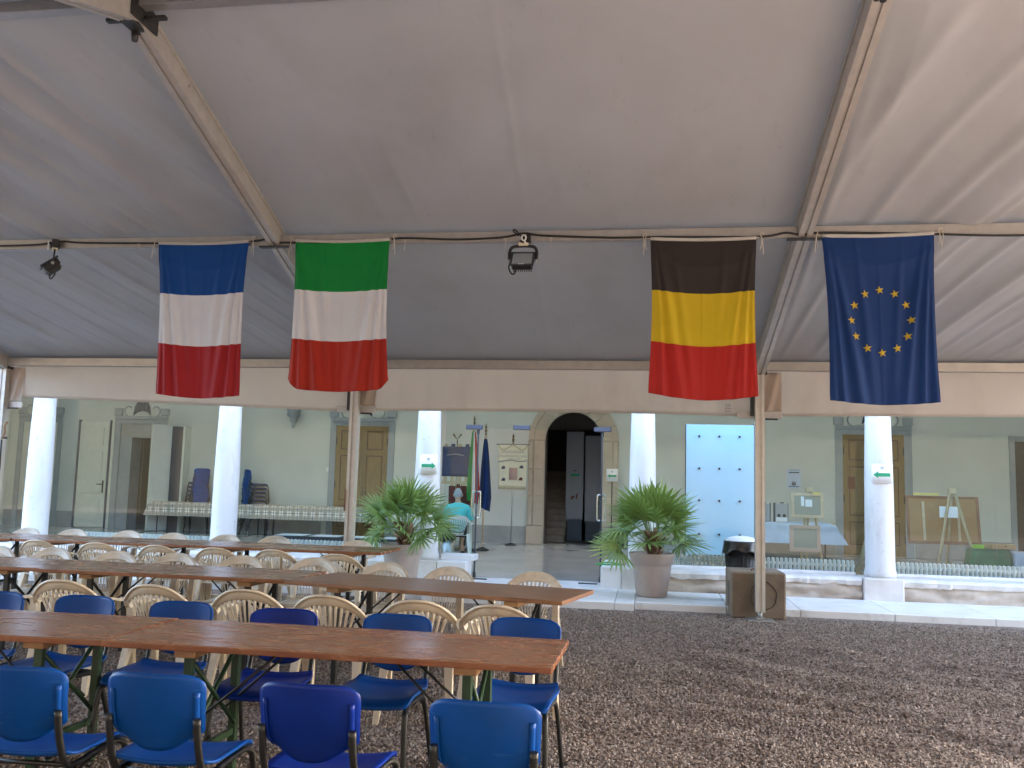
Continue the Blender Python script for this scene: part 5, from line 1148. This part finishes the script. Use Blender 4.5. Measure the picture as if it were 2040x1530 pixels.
# grey boards inside the arch
for i, (x0, x1, z0, z1, lab) in enumerate(((-2.20, -1.75, .65, 2.93, 'grey hanging board with a green arrow inside the arch'), (-1.71, -1.27, .62, 2.83, 'plain grey board next to the arrow board inside the arch'))):
    t = thing('grey_board', lab, 'board', ((x0+x1)/2, 23.6, 0), 0, 'grey boards in the arch'); w_ = (x1-x0)/2
    MB().cbox(-w_, w_, -.03, .0, z0, z1, .004).build('panel', 'grey_panel', t); MB().box(-w_+.03, w_-.03, .0, .05, .11, z0).box(-w_+.05, w_-.05, -.02, .04, z0-.0, z0+.001).build('stand', 'case_dark', t)
    if not i:
        MB().prism([(-.12, 1.80), (-.09, 1.77), (.12, 1.775), (.12, 1.83), (-.09, 1.835)], -.034, -.0315).build('arrow', 'green_print', t); MB().box(-.03, .035, -.034, -.0315, 1.90, 1.925).build('text_line', 'ink', t)
        MB().prism([(-.10, 1.22), (-.07, 1.15), (-.04, 1.17), (-.05, 1.22), (-.0, 1.20), (.0, 1.28), (-.06, 1.26)], -.034, -.0315).prism([(.03, 1.20), (.06, 1.17), (.09, 1.30), (.10, 1.33), (.05, 1.31)], -.034, -.0315).build('print', 'rust', t)
t = arrow_sign('small white sign with a green arrow on a stand at the arch', -.93, YB-.20, 1.80, .27, .30, True, name='arrow_sign', group='green arrow signs')
MB().tube([(.0, .03, -1.69), (.0, .03, .10)], .012, 6).build('stand_pole', 'steel_dark', t)
# green wall plate at far left, black stick with straps
bs = thing('hanging_strap', 'black strap hanging from the far left tent post', 'strap', (-8.90, 11.30, 1.55)); MB().tube([(0, 0, 0), (-.01, 0, .42)], .012, 6).build('webbing', 'black_rubber', bs); MB().cbox(-.01, .07, -.012, .012, .43, .46, .003).build('buckle', 'black_plastic', bs); MB().tube(smooth_path([(0, 0, .44), (.03, 0, .52), (.02, 0, .60), (.05, 0, .67)], 4), .018, 6).build('rope_end', 'palm_husk', bs)

# ---- banners and flags left of the door
def stand_pole(t, h_, r=.011, mat='steel_dark', x=0, y=0):
    MB().tube([(x, y, .02), (x, y, h_)], r, 8).build('pole', mat, t)
ib = thing('standing_banner', 'ivory standing banner with printed crest and lettering beside the arch', 'banner', (-3.235, 21.1, FZ))
stand_pole(ib, 2.36, .012, 'brushed_steel'); MB().lathe([(.01, .02), (.14, .0), (.15, .015), (.03, .05), (.0, .06)], 20).build('foot', 'steel_dark', ib)
MB().lathe([(.0, 2.35), (.022, 2.37), (.014, 2.40), (.03, 2.44), (.03, 2.47), (.018, 2.50), (.028, 2.54), (.0, 2.62)], 12).build('finial', 'bronze', ib)
MB().tube([(-.40, -.01, 2.345), (.40, -.01, 2.345)], .010, 8).build('crossbar', 'steel_dark', ib)
def bsh(u, v): return ((u-.5)*(.715-.06*v), -.025-.012*math.sin(u*PI*2)*v, 2.34-1.0*v)
MB().sheet(bsh, 16, 16, .003).build('cloth', 'banner_ivory', ib)
MB().tube([(bsh(k/20, 0)[0], -.03, bsh(k/20, 1)[2]-.02) for k in range(1, 20)], .022, 6).build('fringe', 'gold_trim', ib)
for sg in (0, 1):
    MB().tube(smooth_path([(-.36+.36*sg, -.045, 2.345-.0*sg), (-.18+.36*sg-.05+.1*sg, -.05, 2.22), (0+.36*sg, -.045, 2.345)], 6), .009, 6).build('cord', 'gold_trim', ib)
MB().tube(smooth_path([(-.345, -.045, 1.93), (-.2, -.05, 1.96), (-.02, -.05, 1.985), (.16, -.05, 1.95), (.34, -.045, 1.97)], 5), .011, 6).build('wave_band', 'dado', ib)
MB().sheet(lambda u, v: (-.075+.19*u, -.048, 1.52+.28*v), 2, 2, -.003).build('crest', 'banner_pink', ib)
for x, z in ((-.22, 1.80), (.21, 1.82), (-.21, 1.52), (.20, 1.54)):
    MB().prism([(x-.05, z-.03), (x+.04, z-.035), (x+.05, z+.02), (x+.01, z+.045), (x-.03, z+.02)], -.0485, -.0455).build('emblem', 'ink' if z > 1.6 or x < 0 else 'banner_maroon', ib)
def text(s, size, x, z, mat, parent, y):
    cu = bpy.data.curves.new('lettering', 'FONT'); cu.body = s; cu.size = size; cu.align_x = 'CENTER'; cu.extrude = .0008; cu.materials.append(M[mat])
    f_ = bpy.data.objects.new('lettering', cu); C.objects.link(f_); me = bpy.data.meshes.new_from_object(f_.evaluated_get(bpy.context.evaluated_depsgraph_get())); bpy.data.objects.remove(f_)
    o = bpy.data.objects.new('lettering', me); C.objects.link(o); o.parent = parent; o.location = (x, y, z); o.rotation_euler = (PI/2, 0, 0)
text('ASSOCIAZIONE', .078, 0, 2.145, 'grey_ink', ib, -.046); text('VOLONTARI DI CURA', .066, 0, 2.05, 'grey_ink', ib, -.046); text('FONDATA 1984', .042, .04, 1.995, 'grey_ink', ib, -.046)
def gonfalon(label, x, y, z0, z1, w_, mat, trim, teeth, h_):
    t = thing('gonfalon', label, 'banner', (x, y, FZ)); stand_pole(t, h_-FZ, .011, 'bronze'); MB().lathe([(.13, 0), (.13, .02), (.0, .03)], 16).build('foot', 'bronze', t)
    MB().sheet(lambda u, v: ((u-.5)*w_, -.03-.012*math.sin(u*9), z1-FZ-(z1-z0)*v), 16, 8, .004).build('cloth', mat, t)
    for k in range(teeth):
        xx = -w_/2+w_*(k+.5)/teeth; ww = w_/teeth*.28
        MB().box(xx-ww, xx+ww, -.034, -.028, z1-FZ-.0, z1-FZ+.055).build('top_tab', mat if k % 2 else trim, t); MB().box(xx-ww, xx+ww, -.034, -.028, z0-FZ-.10, z0-FZ).build('tooth', trim, t)
    MB().box(-w_/2, w_/2, -.036, -.026, z0-FZ-.16, z0-FZ-.0995).build('hem_band', trim, t)
    return t
g1 = gonfalon('dark navy standing banner with square teeth beside the left door leaf', -4.13, 19.0, 1.66, 2.30, .62, 'banner_navy', 'gold_trim', 4, 2.45)
for s in (-1, 1): MB().add([(0, -.01, 2.34), (s*.07, -.01, 2.47), (s*.11, -.01, 2.45), (s*.03, -.01, 2.36)], [(0, 1, 2, 3)]).build('eagle_wing', 'bronze', g1)
MB().tube([(-.2, -.044, 2.03), (-.02, -.046, 2.07), (.16, -.044, 2.03)], .01, 5).tube([(-.12, -.044, 1.93), (.05, -.046, 1.94)], .008, 5).lathe([(0, 0)], 3).build('embroidery', 'grey_panel', g1) if False else MB().tube([(-.2, -.05, 2.0), (-.02, -.052, 2.03), (.16, -.05, 2.0)], .008, 5).build('embroidery', 'grey_case', g1)
gonfalon('dark maroon standing banner low behind the seated person', -4.13, 19.6, .98, 1.46, .56, 'banner_maroon', 'gold_trim', 4, 1.5)
def pole_flag(label, x, y, top, cols, seed, lean=0):
    t = thing('pole_flag', label, 'flag', (x, y, FZ)); h_ = top-FZ
    MB().tube([(0, 0, 0), (lean, 0, h_-.2)], .016, 8).build('pole', 'pole_wood', t)
    MB().lathe([(.0, h_-.22), (.03, h_-.20), (.012, h_-.17), (.032, h_-.12), (.014, h_-.09), (.024, h_-.05), (.0, h_+.05)], 10, lean, 0).build('finial', 'bronze', t); MB().lathe([(.15, 0), (.15, .03), (.03, .08), (0, .09)], 16).build('foot', 'steel_dark', t)
    r = random.Random(seed)
    def fn(u, v):
        zz = h_-.30-1.45*v; ww = (.05+.20*v**.7)*(1-.25*max(0, v-.8)*5)
        return (lean*(1-v*.5)+(u-.35)*ww*1.2, -.03-.045*math.sin(u*11+seed)*(.3+.7*v)-.02, zz-.10*u*v)
    n = len(cols); MB().grid(fn, 24, 24, mfn=lambda u, v: min(n-1, int(u*n))).build('cloth', cols, t)
pole_flag('furled green white red flag on a pole behind the left door leaf', -3.78, 18.9, 2.93, ['it_green', 'fl_white', 'it_red'], 1, .03)
pole_flag('furled dark blue flag on a pole behind the left door leaf', -3.54, 19.1, 2.78, ['banner_navy', 'eu_blue', 'banner_navy'], 2, .01)

# ================================================================== SEATED PERSON
pc, uc = make_plastic_chair('white_plastic'), [False]
place(pc, uc, -3.74, 17.45, PI+.25, 'white plastic chair the person sits on, seen from behind', None)
def skin_mesh(name, verts, edges, radii, mat, parent, root=0, sub=2):
    me = bpy.data.meshes.new(name); me.from_pydata(verts, edges, []); o = bpy.data.objects.new(name, me); C.objects.link(o); o.parent = parent; me.materials.append(M[mat])
    md = o.modifiers.new('skin', 'SKIN'); md.use_smooth_shade = True
    sv = me.skin_vertices[0].data
    for i, r in enumerate(radii): sv[i].radius = r if isinstance(r, tuple) else (r, r); sv[i].use_root = (i == root)
    md2 = o.modifiers.new('sub', 'SUBSURF'); md2.levels = md2.render_levels = sub
    return o
def person():
    p = thing('person', 'grey haired person in a turquoise shirt seated with their back to us', 'person', (-3.74, 17.45, FZ), .25)
    # local: faces +y (away from the camera), seat at z .43
    V = [(0, -.02, .50), (0, -.05, .64), (0, -.06, .80), (0, -.03, .95), (0, .0, 1.02), (.0, .035, 1.09), (.0, .05, 1.17),          # 0-6 spine, neck, head
         (.17, -.03, .93), (.27, -.04, .76), (.25, .13, .64), (.20, .20, .66), (-.17, -.03, .93), (-.26, -.02, .76), (-.22, .16, .66), (-.16, .22, .68),   # arms
         (.10, .02, .49), (.13, .34, .47), (.13, .36, .10), (.13, .44, .05), (-.10, .02, .49), (-.13, .34, .47), (-.13, .36, .10), (-.13, .44, .05)]
    E_ = [(0, 1), (1, 2), (2, 3), (3, 4), (4, 5), (5, 6), (3, 7), (7, 8), (8, 9), (9, 10), (3, 11), (11, 12), (12, 13), (13, 14), (0, 15), (15, 16), (16, 17), (17, 18), (0, 19), (19, 20), (20, 21), (21, 22)]
    Rr = [(.15, .12), (.14, .11), (.16, .11), (.13, .10), .06, .055, .05, .065, .05, .042, .034, .065, .05, .042, .034, .085, .065, .045, .035, .085, .065, .045, .035]
    body = skin_mesh('body', V, E_, Rr, 'skin', p)
    # head with nose and ears
    hd = bmesh.new(); bmesh.ops.create_uvsphere(hd, u_segments=20, v_segments=14, radius=1)
    for v in hd.verts:
        x, y, z = v.co; v.co = Vector((x*.078*(1-.18*max(0, -z)), y*.098, z*.115+1.185)); 
        if y > .9 and abs(z+.1) < .35: v.co.y += .022
        v.co.y += .055
    MB().bm(hd, smooth=True).lathe([(0, 1.15), (.018, 1.165), (.018, 1.20), (0, 1.21)], 8, .082, .05).lathe([(0, 1.15), (.018, 1.165), (.018, 1.20), (0, 1.21)], 8, -.082, .05).build('head', 'skin', p)
    hr = bmesh.new(); bmesh.ops.create_uvsphere(hr, u_segments=24, v_segments=16, radius=1)
    bmesh.ops.delete(hr, geom=[v for v in hr.verts if v.co.z < -.45 or (v.co.y > .55 and v.co.z < .35)], context='VERTS')
    for v in hr.verts: x, y, z = v.co; k = 1+.03*math.sin(x*9+z*7)+.02*math.sin(y*14); v.co = Vector((x*.090*k, y*.108*k+.048, z*.122*k+1.195))
    MB().bm(hr, smooth=True).build('hair', 'grey_hair', p)
    sv = [(0, -.02, .47), (0, -.05, .62), (0, -.065, .80), (0, -.035, .94), (0, .0, 1.03), (.17, -.03, .92), (.265, -.045, .77), (.26, .03, .70), (-.17, -.03, .92), (-.255, -.03, .77), (-.24, .05, .70)]
    skin_mesh('shirt', sv, [(0, 1), (1, 2), (2, 3), (3, 4), (3, 5), (5, 6), (6, 7), (3, 8), (8, 9), (9, 10)], [(.185, .15), (.18, .145), (.19, .135), (.15, .12), .075, .092, .075, .066, .092, .075, .066], 'turquoise', p)
    tv = [(0, 0, .48), (.10, .04, .48), (.135, .36, .47), (.135, .37, .14), (-.10, .04, .48), (-.135, .36, .47), (-.135, .37, .14)]
    skin_mesh('trousers', tv, [(0, 1), (1, 2), (2, 3), (0, 4), (4, 5), (5, 6)], [(.16, .12), .105, .08, .062, .105, .08, .062], 'dark_trousers', p)
    for s in (-1, 1):
        MB().cbox(s*.135-.045, s*.135+.045, .30, .55, 0, .075, .025).build('shoe', 'black_rubber', p)
        MB().tube([(s*.05, -.045+.0, 1.028), (s*.04, .05, 1.0)], .022, 6).build('collar', 'turquoise', p)
        for k in range(5):
            x = s*(.185 if s > 0 else .145)+(k-2)*.014; y0 = .215 if s > 0 else .235
            MB().tube(smooth_path([(x, y0, .66), (x+.002, y0+.05, .655-.004*abs(k-2)), (x+.002, y0+.075-.006*abs(k-2), .635)], 3), .008, 6).build('finger', 'skin', body)
person()
for z in ((0),):
    pass
